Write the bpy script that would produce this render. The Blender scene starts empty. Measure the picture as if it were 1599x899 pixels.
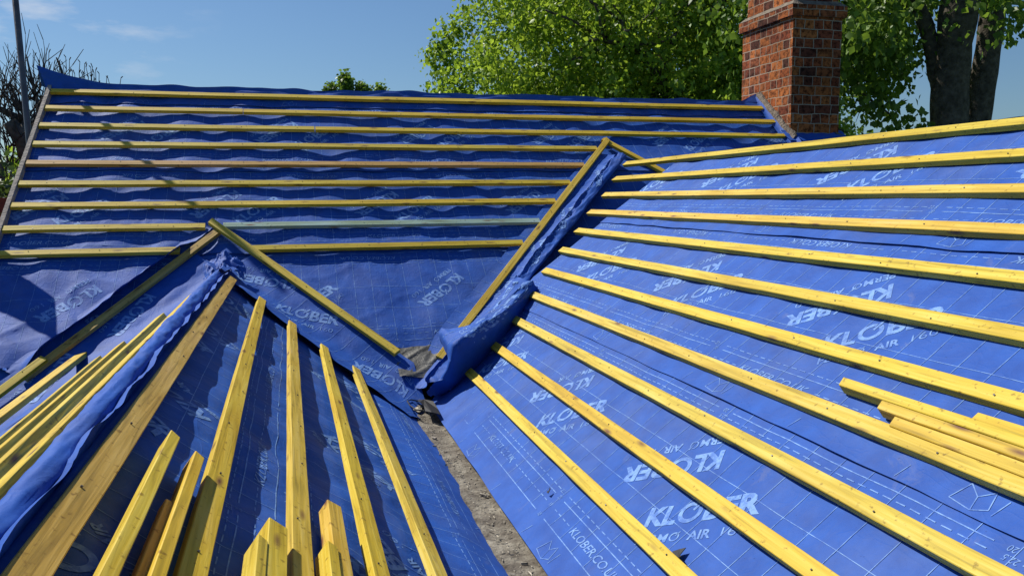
import bpy, bmesh, math, random
import numpy as np
from mathutils import Vector, Matrix, noise
random.seed(7); rng = np.random.default_rng(7)
D = bpy.data
scene = bpy.context.scene
COL = scene.collection
RAD = math.radians
sin, cos, tan, pi = math.sin, math.cos, math.tan, math.pi

# ------------------------------------------------------------------ camera
F_PX, YAW, PITCH, ROLL = 1291.25, 0.26277, 0.10859, -0.00711
CX, CY = 799.5, 449.5
fw = Vector((sin(YAW)*cos(PITCH), cos(YAW)*cos(PITCH), -sin(PITCH)))
_r = Vector((cos(YAW), -sin(YAW), 0)); _u = _r.cross(fw)
rt = _r*cos(ROLL) + _u*sin(ROLL); up = -_r*sin(ROLL) + _u*cos(ROLL)
cam = D.cameras.new('camera'); camo = D.objects.new('camera', cam); COL.objects.link(camo)
camo.matrix_world = Matrix(((rt.x, up.x, -fw.x, 0), (rt.y, up.y, -fw.y, 0), (rt.z, up.z, -fw.z, 0), (0, 0, 0, 1)))
cam.sensor_fit = 'HORIZONTAL'; cam.angle_x = 2*math.atan(799.5/F_PX); cam.clip_start = 0.05; cam.clip_end = 3000
scene.camera = camo
# ------------------------------------------------------------------ light
SUN_EL, SUN_AZ = RAD(49.5), RAD(-40.9)
sdir = Vector((sin(SUN_AZ)*cos(SUN_EL), cos(SUN_AZ)*cos(SUN_EL), sin(SUN_EL)))
sl = D.lights.new('sun', 'SUN'); sl.energy = 5.0; sl.angle = RAD(0.53); sl.color = (1, .95, .86)
so = D.objects.new('sun', sl); COL.objects.link(so); so.rotation_mode = 'QUATERNION'
so.rotation_quaternion = sdir.to_track_quat('Z', 'Y'); so.location = (-6, 12, 12)
W = D.worlds.new('World'); scene.world = W; W.use_nodes = True
wn = W.node_tree.nodes; wl = W.node_tree.links; wn.clear()
def wnew(t, **k):
    n = wn.new(t)
    for a, b in k.items(): setattr(n, a, b)
    return n
sky = wnew('ShaderNodeTexSky', sky_type='NISHITA', sun_disc=False, sun_elevation=SUN_EL, sun_rotation=SUN_AZ % (2*pi),
           air_density=1.15, dust_density=0.6, ozone_density=2.6, altitude=50)
bg = wnew('ShaderNodeBackground'); bg.inputs[1].default_value = 0.070
wo = wnew('ShaderNodeOutputWorld'); tcw = wnew('ShaderNodeTexCoord')
mpw = wnew('ShaderNodeMapping'); mpw.inputs['Scale'].default_value = (1, 1, 3.4)
nz = wnew('ShaderNodeTexNoise'); nz.inputs['Scale'].default_value = 5.2; nz.inputs['Detail'].default_value = 7; nz.inputs['Roughness'].default_value = .58
cr = wnew('ShaderNodeValToRGB'); cr.color_ramp.elements[0].position = .52; cr.color_ramp.elements[1].position = .72
cr.color_ramp.elements[1].color = (.75, .75, .75, 1)
mx = wnew('ShaderNodeMix', data_type='RGBA'); mx.inputs[7].default_value = (10.0, 10.2, 10.6, 1)
wl.new(tcw.outputs['Generated'], mpw.inputs[0]); wl.new(mpw.outputs[0], nz.inputs[0]); wl.new(nz.outputs[0], cr.inputs[0])
cd_ = ray_dir = Vector((-.245, .945, .215)).normalized()
dt = wnew('ShaderNodeVectorMath', operation='DOT_PRODUCT'); dt.inputs[1].default_value = cd_; wl.new(tcw.outputs['Generated'], dt.inputs[0])
mr = wnew('ShaderNodeMapRange'); mr.inputs[1].default_value = .982; mr.inputs[2].default_value = .999; wl.new(dt.outputs['Value'], mr.inputs[0])
mm = wnew('ShaderNodeMath', operation='MULTIPLY'); wl.new(cr.outputs[0], mm.inputs[0]); wl.new(mr.outputs[0], mm.inputs[1]); wl.new(mm.outputs[0], mx.inputs[0]); tint = wnew('ShaderNodeMix', data_type='RGBA', blend_type='MULTIPLY'); tint.inputs[0].default_value = 1; tint.inputs[7].default_value = (.66, .86, 1.09, 1)
wl.new(sky.outputs[0], tint.inputs[6]); wl.new(tint.outputs[2], mx.inputs[6]); wl.new(mx.outputs[2], bg.inputs[0]); wl.new(bg.outputs[0], wo.inputs[0])
vs = scene.view_settings; vs.view_transform = 'Standard'; vs.look = 'None'; vs.exposure = 0.16; vs.gamma = 1; vs.use_curve_mapping = False
scene.render.engine = 'CYCLES'

# ------------------------------------------------------------------ helpers
def ray(px, py): return fw + rt*((px-CX)/F_PX) - up*((py-CY)/F_PX)
class Frame:
    """flat frame on a roof slope: s along the battens, v up the slope, h off the surface (h=0 is the top of the battens)"""
    def __init__(s, O, U, V): s.O, s.U, s.V = Vector(O), Vector(U), Vector(V); s.N = s.U.cross(s.V)
    def P(s, a, v, h=0.): return s.O + s.U*a + s.V*v + s.N*h
    def un(s, px, py, h=0.):
        d = ray(px, py); t = ((s.O + s.N*h).dot(s.N))/d.dot(s.N); q = d*t - s.O
        return q.dot(s.U), q.dot(s.V)
    def sv(s, P): q = Vector(P) - s.O; return q.dot(s.U), q.dot(s.V)
G = 0.21; TH = 0.027; BW = 0.05
PM, PR, PL, PF = .64535, .6404, .62041, RAD(34)
XR, ZR = 2.671, .288; XL, ZL = -.367, -.459; YM, ZM = 7.347, .879
GM, GL = G*1.16828, G*1.01596
XRG, ZRG = -.400, -.413
FM = Frame((0, YM, ZM), (1, 0, 0), (0, cos(PM), sin(PM)))
FR = Frame((XR, 0, ZR), (0, -1, 0), (cos(PR), 0, sin(PR)))
FL = Frame((XL, 0, ZL), (0, 1, 0), (-cos(PL), 0, sin(PL)))
FF = Frame((XRG, 0, ZRG), (0, -1, 0), (cos(PF), 0, sin(PF)))

def nodes(name):
    m = D.materials.new(name); m.use_nodes = True; nt = m.node_tree; b = nt.nodes['Principled BSDF']
    def new(t, **k):
        n = nt.nodes.new(t)
        for a, c in k.items(): setattr(n, a, c)
        return n
    return m, nt, b, new
def ramp(n, *st):
    e = n.color_ramp.elements
    while len(e) < len(st): e.new(.5)
    for i, (p, c) in enumerate(st): e[i].position = p; e[i].color = (*c, 1) if len(c) == 3 else c
def simple(name, col, rough=.7, spec=.3, nscale=6., var=.25, bump=.0, bscale=40, metal=0):
    m, nt, b, new = nodes(name); L = nt.links.new
    tc = new('ShaderNodeTexCoord'); n = new('ShaderNodeTexNoise'); n.inputs['Scale'].default_value = nscale; n.inputs['Detail'].default_value = 6
    r = new('ShaderNodeValToRGB'); ramp(r, (.3, tuple(c*(1-var) for c in col)), (.7, tuple(min(1, c*(1+var)) for c in col)))
    L(tc.outputs['Object'], n.inputs[0]); L(n.outputs[0], r.inputs[0]); L(r.outputs[0], b.inputs['Base Color'])
    b.inputs['Roughness'].default_value = rough; b.inputs['Specular IOR Level'].default_value = spec; b.inputs['Metallic'].default_value = metal
    if bump:
        n2 = new('ShaderNodeTexNoise'); n2.inputs['Scale'].default_value = bscale; n2.inputs['Detail'].default_value = 5
        bp = new('ShaderNodeBump'); bp.inputs['Strength'].default_value = bump; bp.inputs['Distance'].default_value = .02
        L(tc.outputs['Object'], n2.inputs[0]); L(n2.outputs[0], bp.inputs['Height']); L(bp.outputs[0], b.inputs['Normal'])
    return m

def wood(name, c0, c1, knot=(.16, .07, .02), grain=.35):
    m, nt, b, new = nodes(name); L = nt.links.new
    tc = new('ShaderNodeTexCoord'); oi = new('ShaderNodeObjectInfo')
    add = new('ShaderNodeVectorMath', operation='ADD'); mul = new('ShaderNodeMath', operation='MULTIPLY'); mul.inputs[1].default_value = 40
    L(oi.outputs['Random'], mul.inputs[0]); L(tc.outputs['Object'], add.inputs[0]); L(mul.outputs[0], add.inputs[1])
    mp = new('ShaderNodeMapping'); mp.inputs['Scale'].default_value = (3, 75, 75); L(add.outputs[0], mp.inputs[0])
    n1 = new('ShaderNodeTexNoise'); n1.inputs['Scale'].default_value = 1.; n1.inputs['Detail'].default_value = 5; n1.inputs['Distortion'].default_value = .6; L(mp.outputs[0], n1.inputs[0])
    r1 = new('ShaderNodeValToRGB'); ramp(r1, (.30, tuple(x*(1-grain) for x in c0)), (.48, c0), (.72, c1)); L(n1.outputs[0], r1.inputs[0])
    # broad patches of stain from the preservative
    mp2 = new('ShaderNodeMapping'); mp2.inputs['Scale'].default_value = (2.2, 9, 9); L(add.outputs[0], mp2.inputs[0])
    n2 = new('ShaderNodeTexNoise'); n2.inputs['Detail'].default_value = 4; n2.inputs['Scale'].default_value = 1.; L(mp2.outputs[0], n2.inputs[0])
    r2 = new('ShaderNodeValToRGB'); ramp(r2, (.32, (.84, .76, .50)), (.55, (1, 1, 1)), (.8, (1.0, .95, 1.5))); L(n2.outputs[0], r2.inputs[0])
    m1 = new('ShaderNodeMix', data_type='RGBA', blend_type='MULTIPLY'); m1.inputs[0].default_value = .9
    L(r1.outputs[0], m1.inputs[6]); L(r2.outputs[0], m1.inputs[7])
    # knots
    mp3 = new('ShaderNodeMapping'); mp3.inputs['Scale'].default_value = (4.2, 17, 17); L(add.outputs[0], mp3.inputs[0])
    vo = new('ShaderNodeTexVoronoi'); vo.inputs['Scale'].default_value = 1.; L(mp3.outputs[0], vo.inputs[0])
    r3 = new('ShaderNodeValToRGB'); ramp(r3, (.05, (1, 1, 1)), (.20, (0, 0, 0))); L(vo.outputs['Distance'], r3.inputs[0])
    m2 = new('ShaderNodeMix', data_type='RGBA'); L(r3.outputs[0], m2.inputs[0]); L(m1.outputs[2], m2.inputs[6]); m2.inputs[7].default_value = (*knot, 1)
    # per batten tint
    r4 = new('ShaderNodeValToRGB'); ramp(r4, (0., (.84, .88, .80)), (.25, (1, .93, 1.0)), (.5, (1, 1, 1)), (.75, (.95, .99, 1.7)), (1., (1.0, .90, 1.5))); L(oi.outputs['Random'], r4.inputs[0])
    m3 = new('ShaderNodeMix', data_type='RGBA', blend_type='MULTIPLY'); m3.inputs[0].default_value = 1.; L(m2.outputs[2], m3.inputs[6]); L(r4.outputs[0], m3.inputs[7])
    # dirt specks
    n5 = new('ShaderNodeTexNoise'); n5.inputs['Scale'].default_value = 55; n5.inputs['Detail'].default_value = 3; L(add.outputs[0], n5.inputs[0])
    r5 = new('ShaderNodeValToRGB'); ramp(r5, (.28, (.40, .33, .25)), (.38, (1, 1, 1))); L(n5.outputs[0], r5.inputs[0])
    m4 = new('ShaderNodeMix', data_type='RGBA', blend_type='MULTIPLY'); m4.inputs[0].default_value = .8; L(m3.outputs[2], m4.inputs[6]); L(r5.outputs[0], m4.inputs[7])
    L(m4.outputs[2], b.inputs['Base Color']); b.inputs['Roughness'].default_value = .62; b.inputs['Specular IOR Level'].default_value = .3
    bp = new('ShaderNodeBump'); bp.inputs['Strength'].default_value = .45; bp.inputs['Distance'].default_value = .004; L(n1.outputs[0], bp.inputs['Height']); L(bp.outputs[0], b.inputs['Normal'])
    return m

def felt(name, c, rough=.62, dirt=.42, under=None):
    m, nt, b, new = nodes(name); L = nt.links.new
    tc = new('ShaderNodeTexCoord')
    def noise_(scale, detail=6, rough_=.6, dist=0., src=None):
        n = new('ShaderNodeTexNoise'); n.inputs['Scale'].default_value = scale; n.inputs['Detail'].default_value = detail; n.inputs['Roughness'].default_value = rough_; n.inputs['Distortion'].default_value = dist
        L(src or tc.outputs['Object'], n.inputs[0]); return n
    def mixc(kind, fac, a_, b_):
        x = new('ShaderNodeMix', data_type='RGBA', blend_type=kind)
        for i, v in ((0, fac), (6, a_), (7, b_)):
            if hasattr(v, 'is_output'): L(v, x.inputs[i])
            else: x.inputs[i].default_value = v
        return x.outputs[2]
    def rmp(src, *st): r = new('ShaderNodeValToRGB'); ramp(r, *st); L(src, r.inputs[0]); return r.outputs[0]
    base = (*c, 1)
    if under:      # worn ink: the sheet shows through the print
        base = mixc('MIX', rmp(noise_(34, 5, .7).outputs[0], (.40, (.75, .75, .75)), (.56, (.0, .0, .0))), (*c, 1), (*under, 1))
    dust = rmp(noise_(2.1, 9, .66).outputs[0], (.50, (0, 0, 0)), (.74, (dirt, dirt, dirt)))
    col = mixc('MIX', dust, base, (.10, .135, .29, 1))
    scuff = rmp(noise_(7.5, 9, .72, .8).outputs[0], (.61, (0, 0, 0)), (.72, (.30, .30, .30)))
    col = mixc('MIX', scuff, col, (.20, .21, .30, 1))
    col = mixc('MULTIPLY', 1., col, rmp(noise_(9).outputs[0], (.3, (.76, .77, .80)), (.7, (1.12, 1.12, 1.08))))
    col = mixc('MULTIPLY', .8, col, rmp(noise_(120, 2).outputs[0], (.23, (.30, .30, .36)), (.29, (1, 1, 1))))
    L(col, b.inputs['Base Color'])
    b.inputs['Roughness'].default_value = rough; b.inputs['Specular IOR Level'].default_value = .20
    # long soft creases across each other, and the fine crumple of the fabric
    def ridged(scale, st):
        mp = new('ShaderNodeMapping'); mp.inputs['Scale'].default_value = st; mp.inputs['Rotation'].default_value = (.3, .2, .5); L(tc.outputs['Object'], mp.inputs[0])
        n = noise_(scale, 2, .5, .5, mp.outputs[0]); s1 = new('ShaderNodeMath', operation='SUBTRACT'); s1.inputs[1].default_value = .5; L(n.outputs[0], s1.inputs[0])
        ab = new('ShaderNodeMath', operation='ABSOLUTE'); L(s1.outputs[0], ab.inputs[0]); mr_ = new('ShaderNodeMapRange'); mr_.inputs[1].default_value = 0; mr_.inputs[2].default_value = .045; mr_.inputs[3].default_value = 1; mr_.inputs[4].default_value = 0; L(ab.outputs[0], mr_.inputs[0])
        p = new('ShaderNodeMath', operation='POWER'); p.inputs[1].default_value = 2; L(mr_.outputs[0], p.inputs[0]); return p.outputs[0]
    r1 = ridged(3.2, (1, 1.8, 1)); r2 = ridged(6.5, (2.2, 1, 1.4))
    ad = new('ShaderNodeMath', operation='ADD'); L(r1, ad.inputs[0]); L(r2, ad.inputs[1])
    n4 = noise_(14, 8, .66, 1.0); ad2 = new('ShaderNodeMath', operation='MULTIPLY_ADD'); ad2.inputs[1].default_value = .16; L(ad.outputs[0], ad2.inputs[0]); L(n4.outputs[0], ad2.inputs[2])
    bp = new('ShaderNodeBump'); bp.inputs['Strength'].default_value = .26; bp.inputs['Distance'].default_value = .010; L(ad2.outputs[0], bp.inputs['Height']); L(bp.outputs[0], b.inputs['Normal'])
    return m

M_WOOD = wood('yellow_treated_timber', (.62, .445, .028), (.72, .56, .075))
M_WOODG = wood('green_treated_timber', (.30, .42, .21), (.42, .52, .28))
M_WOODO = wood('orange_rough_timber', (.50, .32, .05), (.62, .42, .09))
M_FELT = felt('blue_membrane', (.020, .092, .41))
M_PRINT = felt('pale_blue_print', (.20, .36, .70), dirt=.4, under=(.045, .13, .50))
M_NAIL = simple('nail_steel', (.10, .09, .08), .5, .5)
M_LEAD = simple('old_grey_felt', (.10, .098, .088), .6, .4, 9, .4, .25, 60)
M_MORTAR = simple('gritty_mortar', (.36, .31, .24), .95, .1, 16, .5, 1., 60)
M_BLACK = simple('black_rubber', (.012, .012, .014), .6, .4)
M_GREYTIM = simple('weathered_board', (.34, .30, .26), .85, .2, 20, .3, .4, 60)
M_STEEL = simple('galvanised_steel', (.16, .14, .13), .42, .5, 12, .25, .1, 30, .7)
M_RAFTER = wood('pale_softwood', (.50, .36, .18), (.60, .45, .25))

def link(name, me, mat=None, parent=None):
    o = D.objects.new(name, me)
    if me is not None and mat:
        for m in (mat if isinstance(mat, (list, tuple)) else [mat]): me.materials.append(m)
    COL.objects.link(o)
    if parent: o.parent = parent
    return o
def tag(o, label=None, cat=None, group=None, kind=None):
    if label: o['label'] = label
    if cat: o['category'] = cat
    if group: o['group'] = group
    if kind: o['kind'] = kind
    return o
def mesh_bm(name, bm, smooth=False):
    me = D.meshes.new(name); bm.to_mesh(me); bm.free()
    if smooth:
        me.polygons.foreach_set('use_smooth', [True]*len(me.polygons))
    return me
def nz3(x, y, z=0.): return noise.noise(Vector((x, y, z)))
def box(bm, x0, x1, y0, y1, z0, z1):
    v = [bm.verts.new(p) for p in ((x0,y0,z0),(x1,y0,z0),(x1,y1,z0),(x0,y1,z0),(x0,y0,z1),(x1,y0,z1),(x1,y1,z1),(x0,y1,z1))]
    for f in ((0,3,2,1),(4,5,6,7),(0,1,5,4),(1,2,6,5),(2,3,7,6),(3,0,4,7)): bm.faces.new([v[i] for i in f])
def tube_mesh(paths, seg=6):
    """paths: list of [(Vector, radius), ...]"""
    V, Fc = [], []
    for path in paths:
        pts = [Vector(p) for p, r in path]; base = len(V)
        for i, (p, r) in enumerate(path):
            d = (pts[min(i+1, len(pts)-1)] - pts[max(i-1, 0)]).normalized()
            a = d.cross(Vector((.31, .87, .37))).normalized(); c = d.cross(a)
            for k in range(seg):
                t = 2*pi*k/seg; q = pts[i] + a*(cos(t)*r) + c*(sin(t)*r); V.append(tuple(q))
        for i in range(len(path)-1):
            for k in range(seg):
                a0 = base+i*seg+k; a1 = base+i*seg+(k+1) % seg; Fc.append((a0, a1, a1+seg, a0+seg))
        Fc.append(tuple(base+k for k in range(seg))[::-1]); Fc.append(tuple(base+(len(path)-1)*seg+k for k in range(seg)))
    me = D.meshes.new('tube'); me.from_pydata(V, [], Fc); me.polygons.foreach_set('use_smooth', [True]*len(me.polygons)); return me

# ------------------------------------------------------------------ ground and setting
GZ = -3.9
def ground():
    bm = bmesh.new(); n = 60; R = 900
    vs_ = {}
    for i in range(n+1):
        for j in range(n+1):
            a = (i/n*2-1); b = (j/n*2-1); x = a*abs(a)**1.5*R; y = b*abs(b)**1.5*R
            vs_[i, j] = bm.verts.new((x, y, GZ + .12*nz3(x*.08, y*.08)))
    for i in range(n):
        for j in range(n): bm.faces.new((vs_[i, j], vs_[i+1, j], vs_[i+1, j+1], vs_[i, j+1]))
    o = link('ground', mesh_bm('ground', bm, True), simple('lawn', (.06, .10, .03), .95, .1, 2, .4, .6, 8)); tag(o, kind='structure')
ground()

# ------------------------------------------------------------------ brick material
def brick_mat(name, lit=1.):
    m, nt, b, new = nodes(name); L = nt.links.new
    uv = new('ShaderNodeUVMap'); nzn = new('ShaderNodeTexNoise'); nzn.inputs['Scale'].default_value = 6; nzn.inputs['Detail'].default_value = 5
    vm = new('ShaderNodeVectorMath', operation='MULTIPLY_ADD'); vm.inputs[1].default_value = (.034, .030, 0)
    L(uv.outputs[0], nzn.inputs[0]); L(nzn.outputs[1], vm.inputs[0]); L(uv.outputs[0], vm.inputs[2])
    bt = new('ShaderNodeTexBrick', offset=.37, squash=.56, squash_frequency=2); L(vm.outputs[0], bt.inputs[0])
    bt.inputs['Scale'].default_value = 1; bt.inputs['Mortar Size'].default_value = .0048; bt.inputs['Mortar Smooth'].default_value = .3
    bt.inputs['Brick Width'].default_value = .175; bt.inputs['Row Height'].default_value = .0865; bt.inputs['Bias'].default_value = 0
    bt.inputs['Color1'].default_value = (0, 0, 0, 1); bt.inputs['Color2'].default_value = (1, 1, 1, 1); bt.inputs['Mortar'].default_value = (.5, .5, .5, 1)
    r = new('ShaderNodeValToRGB'); ramp(r, (.0, (.11, .04, .025)), (.25, (.26, .065, .030)), (.5, (.42, .115, .036)), (.8, (.52, .165, .045)), (1, (.24, .07, .035))); L(bt.outputs['Color'], r.inputs[0])
    n2 = new('ShaderNodeTexNoise'); n2.inputs['Scale'].default_value = 22; n2.inputs['Detail'].default_value = 8; n2.inputs['Roughness'].default_value = .7; L(uv.outputs[0], n2.inputs[0])
    r2 = new('ShaderNodeValToRGB'); ramp(r2, (.40, (.26, .23, .20)), (.54, (1, 1, 1)), (.75, (1.3, 1.2, 1))); L(n2.outputs[0], r2.inputs[0])
    m1 = new('ShaderNodeMix', data_type='RGBA', blend_type='MULTIPLY'); m1.inputs[0].default_value = 1; L(r.outputs[0], m1.inputs[6]); L(r2.outputs[0], m1.inputs[7])
    m2 = new('ShaderNodeMix', data_type='RGBA'); L(bt.outputs['Fac'], m2.inputs[0]); L(m1.outputs[2], m2.inputs[6]); m2.inputs[7].default_value = (.42, .33, .235, 1)
    n3 = new('ShaderNodeTexNoise'); n3.inputs['Scale'].default_value = 2.3; n3.inputs['Detail'].default_value = 4; L(uv.outputs[0], n3.inputs[0])
    r3 = new('ShaderNodeValToRGB'); ramp(r3, (.4, (.55, .52, .5)), (.6, (1, 1, 1))); L(n3.outputs[0], r3.inputs[0])
    m3 = new('ShaderNodeMix', data_type='RGBA', blend_type='MULTIPLY'); m3.inputs[0].default_value = .75; L(m2.outputs[2], m3.inputs[6]); L(r3.outputs[0], m3.inputs[7])
    L(m3.outputs[2], b.inputs['Base Color']); b.inputs['Roughness'].default_value = .9; b.inputs['Specular IOR Level'].default_value = .15
    inv = new('ShaderNodeMath', operation='MULTIPLY_ADD'); inv.inputs[1].default_value = -1.0; L(bt.outputs['Fac'], inv.inputs[0]); L(n2.outputs[0], inv.inputs[2])
    bp = new('ShaderNodeBump'); bp.inputs['Strength'].default_value = .7; bp.inputs['Distance'].default_value = .008; L(inv.outputs[0], bp.inputs['Height']); L(bp.outputs[0], b.inputs['Normal'])
    return m
M_BRICK = brick_mat('red_brick'); M_CAP = simple('weathered_mortar', (.20, .165, .13), .95, .1, 18, .4, .8, 50)
def box_uv(me):
    uvl = me.uv_layers.new(name='UVMap')
    for p in me.polygons:
        n = p.normal
        for li in p.loop_indices:
            c = me.vertices[me.loops[li].vertex_index].co
            if abs(n.x) > abs(n.y) and abs(n.x) > .3: q = (c.y+.03, c.z)
            elif abs(n.y) > .3: q = (c.x+.05, c.z)
            else: q = (c.x, c.y)
            uvl.data[li].uv = q

# ------------------------------------------------------------------ the house under the roofs
def house():
    h = link('brick_house', None); tag(h, 'low brick house whose stripped roofs carry the blue membrane and yellow battens', 'house')
    bm = bmesh.new()
    box(bm, -1.66, 4.62, 5.05, 9.75, GZ-.05, -1.12)       # main range
    # gable triangle infill of the main range
    for x0, x1 in ((-1.66, -1.55), (4.50, 4.595)):
        pr = [(5.06, -1.12), (9.74, -1.12), (7.45, .86)]
        a = [bm.verts.new((x0, y, z)) for y, z in pr]; b = [bm.verts.new((x1, y, z)) for y, z in pr]
        bm.faces.new(a); bm.faces.new(b[::-1])
        for i in range(3): bm.faces.new((a[i], b[i], b[(i+1) % 3], a[(i+1) % 3]))
    me = mesh_bm('wall', bm); me.validate(); bmx = bmesh.new(); bmx.from_mesh(me); bmesh.ops.recalc_face_normals(bmx, faces=bmx.faces); bmx.to_mesh(me); bmx.free(); box_uv(me)
    link('wall', me, M_BRICK, h)
    bm = bmesh.new(); box(bm, -1.40, .56, -1.9, 5.04, GZ-.05, -1.26); me = mesh_bm('wall', bm); box_uv(me); link('wing_wall', me, M_BRICK, h)
    bm = bmesh.new(); box(bm, .86, 4.5, -1.9, 5.04, GZ-.05, -1.25); me = mesh_bm('wall', bm); box_uv(me); link('wing_wall', me, M_BRICK, h)
    # barge board down the left verge
    bm = bmesh.new()
    pts = [FM.P(a, v, hh) for a in (-1.795, -1.768) for v, hh in ((-2.10, -.16), (.06, -.16), (.06, .006), (-2.10, .006))]
    vv = [bm.verts.new(p) for p in pts]
    for f in ((0,1,2,3),(7,6,5,4),(0,4,5,1),(1,5,6,2),(2,6,7,3),(3,7,4,0)): bm.faces.new([vv[i] for i in f])
    bmesh.ops.recalc_face_normals(bm, faces=bm.faces)
    link('barge_board', mesh_bm('barge_board', bm), M_GREYTIM, h)
    return h
HOUSE = house()

# chimney
def chimney():
    c = link('brick_chimney', None); c.location = (4.86, 7.35, -.2); tag(c, 'tall weathered red brick chimney stack rising at the right end of the far roof', 'chimney')
    inv = Vector(c.location)
    X0, X1, Y0, Y1 = 4.575, 5.10, 6.92, 7.80
    def piece(name, x0, x1, y0, y1, z0, z1, mat, slope=0, bev=.004):
        bm = bmesh.new(); box(bm, x0, x1, y0, y1, z0, z1)
        if slope:
            for v in bm.verts:
                if v.co.z > z0+1e-4:
                    v.co.x += slope if v.co.x < (x0+x1)/2 else -slope; v.co.y += slope if v.co.y < (y0+y1)/2 else -slope
        bmesh.ops.subdivide_edges(bm, edges=bm.edges, cuts=5, use_grid_fill=True)
        for v in bm.verts: v.co += Vector((nz3(*(v.co*6)), nz3(*(v.co*6+Vector((9, 0, 0)))), 0))*bev
        me = mesh_bm(name, bm); box_uv(me); me.transform(Matrix.Translation(-inv)); return link(name, me, mat, c)
    zb = 1.655
    piece('shaft', X0, X1, Y0, Y1, -1.1, zb, M_BRICK)
    piece('corbel', X0-.03, X1+.03, Y0-.03, Y1+.03, zb, zb+.10, M_BRICK)
    piece('weathering', X0-.032, X1+.032, Y0-.032, Y1+.032, zb+.10, zb+.145, M_CAP, .05)
    piece('upper_shaft', X0+.03, X1-.03, Y0+.03, Y1-.03, zb+.12, zb+1.2, M_BRICK)
    piece('cap', X0, X1, Y0, Y1, zb+1.2, zb+1.33, M_CAP)
    for k, y in enumerate((7.14, 7.58)):
        me = tube_mesh([[(Vector((4.84, y, zb+1.32))-inv, .10), (Vector((4.84, y, zb+1.6))-inv, .085), (Vector((4.84, y, zb+1.62))-inv, .10), (Vector((4.84, y, zb+1.68))-inv, .10)]], 14)
        link('chimney_pot', me, simple('terracotta', (.45, .18, .09), .8), c)
    # mortar fillet where the slope meets the stack
    bm = bmesh.new(); prev = None
    for i in range(30):
        t = i/29; v = -.62 + t*.80; w = -.006+.010*nz3(t*7, 3); hh = .035+.02*nz3(t*9, 5)
        ring = [FM.P(X0-.03-w, v, -.02), FM.P(X0-.028-w*.4, v, hh*.7), FM.P(X0+.004, v, hh+.03), FM.P(X0+.01, v, -.06)]
        ring = [bm.verts.new(p-inv) for p in ring]
        if prev:
            for k in range(3): bm.faces.new((prev[k], prev[k+1], ring[k+1], ring[k]))
        prev = ring
    bmesh.ops.recalc_face_normals(bm, faces=bm.faces); link('mortar_fillet', mesh_bm('mortar_fillet', bm, True), M_CAP, c)
    # slate corner sticking out low on the right hand side
    bm = bmesh.new(); box(bm, 5.06, 5.19, 6.90, 7.25, .585, .60)
    for v in bm.verts: v.co.z -= (v.co.x-5.06)*.35; v.co -= inv
    link('slate_flashing', mesh_bm('slate', bm), M_LEAD, c)
chimney()

# ------------------------------------------------------------------ print on the membrane (drawn in metres: s along the roll, t up from its lower edge)
_glyph = {}
def glyphs(txt, size, bold=0., shear=0., width=None):
    """text as ((verts2d), (faces)) on a subdivided mesh, origin at its lower left, cap height = size"""
    key = (txt, size, bold, shear, width)
    if key in _glyph: return _glyph[key]
    cu = D.curves.new('t', 'FONT'); cu.body = txt; cu.size = size/.729; cu.offset = bold; cu.shear = shear; cu.resolution_u = 3
    ob = D.objects.new('t', cu); me = D.meshes.new_from_object(ob); D.objects.remove(ob); D.curves.remove(cu)
    xs = [v.co.x for v in me.vertices]; x0, x1 = min(xs), max(xs); k = (width/(x1-x0)) if width else 1.
    for v in me.vertices: v.co.x = (v.co.x-x0)*k
    bm = bmesh.new(); bm.from_mesh(me); D.meshes.remove(me)
    bmesh.ops.remove_doubles(bm, verts=bm.verts, dist=1e-5)
    _glyph[key] = cut_grid(bm, .03); return _glyph[key]
def cut_grid(bm, c):
    if not bm.verts: return [], []
    bx = [min(v.co[i] for v in bm.verts) for i in (0, 1)] + [max(v.co[i] for v in bm.verts) for i in (0, 1)]
    for ax in (0, 1):
        x = math.ceil(bx[ax]/c)*c+1e-4
        while x < bx[ax+2]:
            no = [0, 0, 0]; no[ax] = 1; co = [0, 0, 0]; co[ax] = x
            bmesh.ops.bisect_plane(bm, geom=bm.verts[:]+bm.edges[:]+bm.faces[:], plane_co=co, plane_no=no, dist=1e-6); x += c
    bm.verts.index_update(); r = [(v.co.x, v.co.y) for v in bm.verts], [[v.index for v in f.verts] for f in bm.faces]; bm.free(); return r
def ring_glyph(r, w, slash=True):
    key = ('ring', r, w)
    if key in _glyph: return _glyph[key]
    V, F_ = [], []; n = 40; g0 = RAD(38); g1 = RAD(62)
    a0, a1 = g1+.06, g0-.06+2*pi
    for i in range(n+1):
        a = a0+(a1-a0)*i/n
        V += [((r-w)*cos(a), (r-w)*sin(a)), (r*cos(a), r*sin(a))]
        if i < n: F_.append([2*i, 2*i+1, 2*i+3, 2*i+2])
    b = len(V); d = (cos(RAD(50)), sin(RAD(50))); p = (-d[1], d[0]); w2 = w*.34
    for t in (r*.25, r*1.42): V += [(d[0]*t-p[0]*w2, d[1]*t-p[1]*w2), (d[0]*t+p[0]*w2, d[1]*t+p[1]*w2)]
    F_.append([b, b+1, b+3, b+2][::-1]); _glyph[key] = (V, F_); return _glyph[key]
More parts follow.
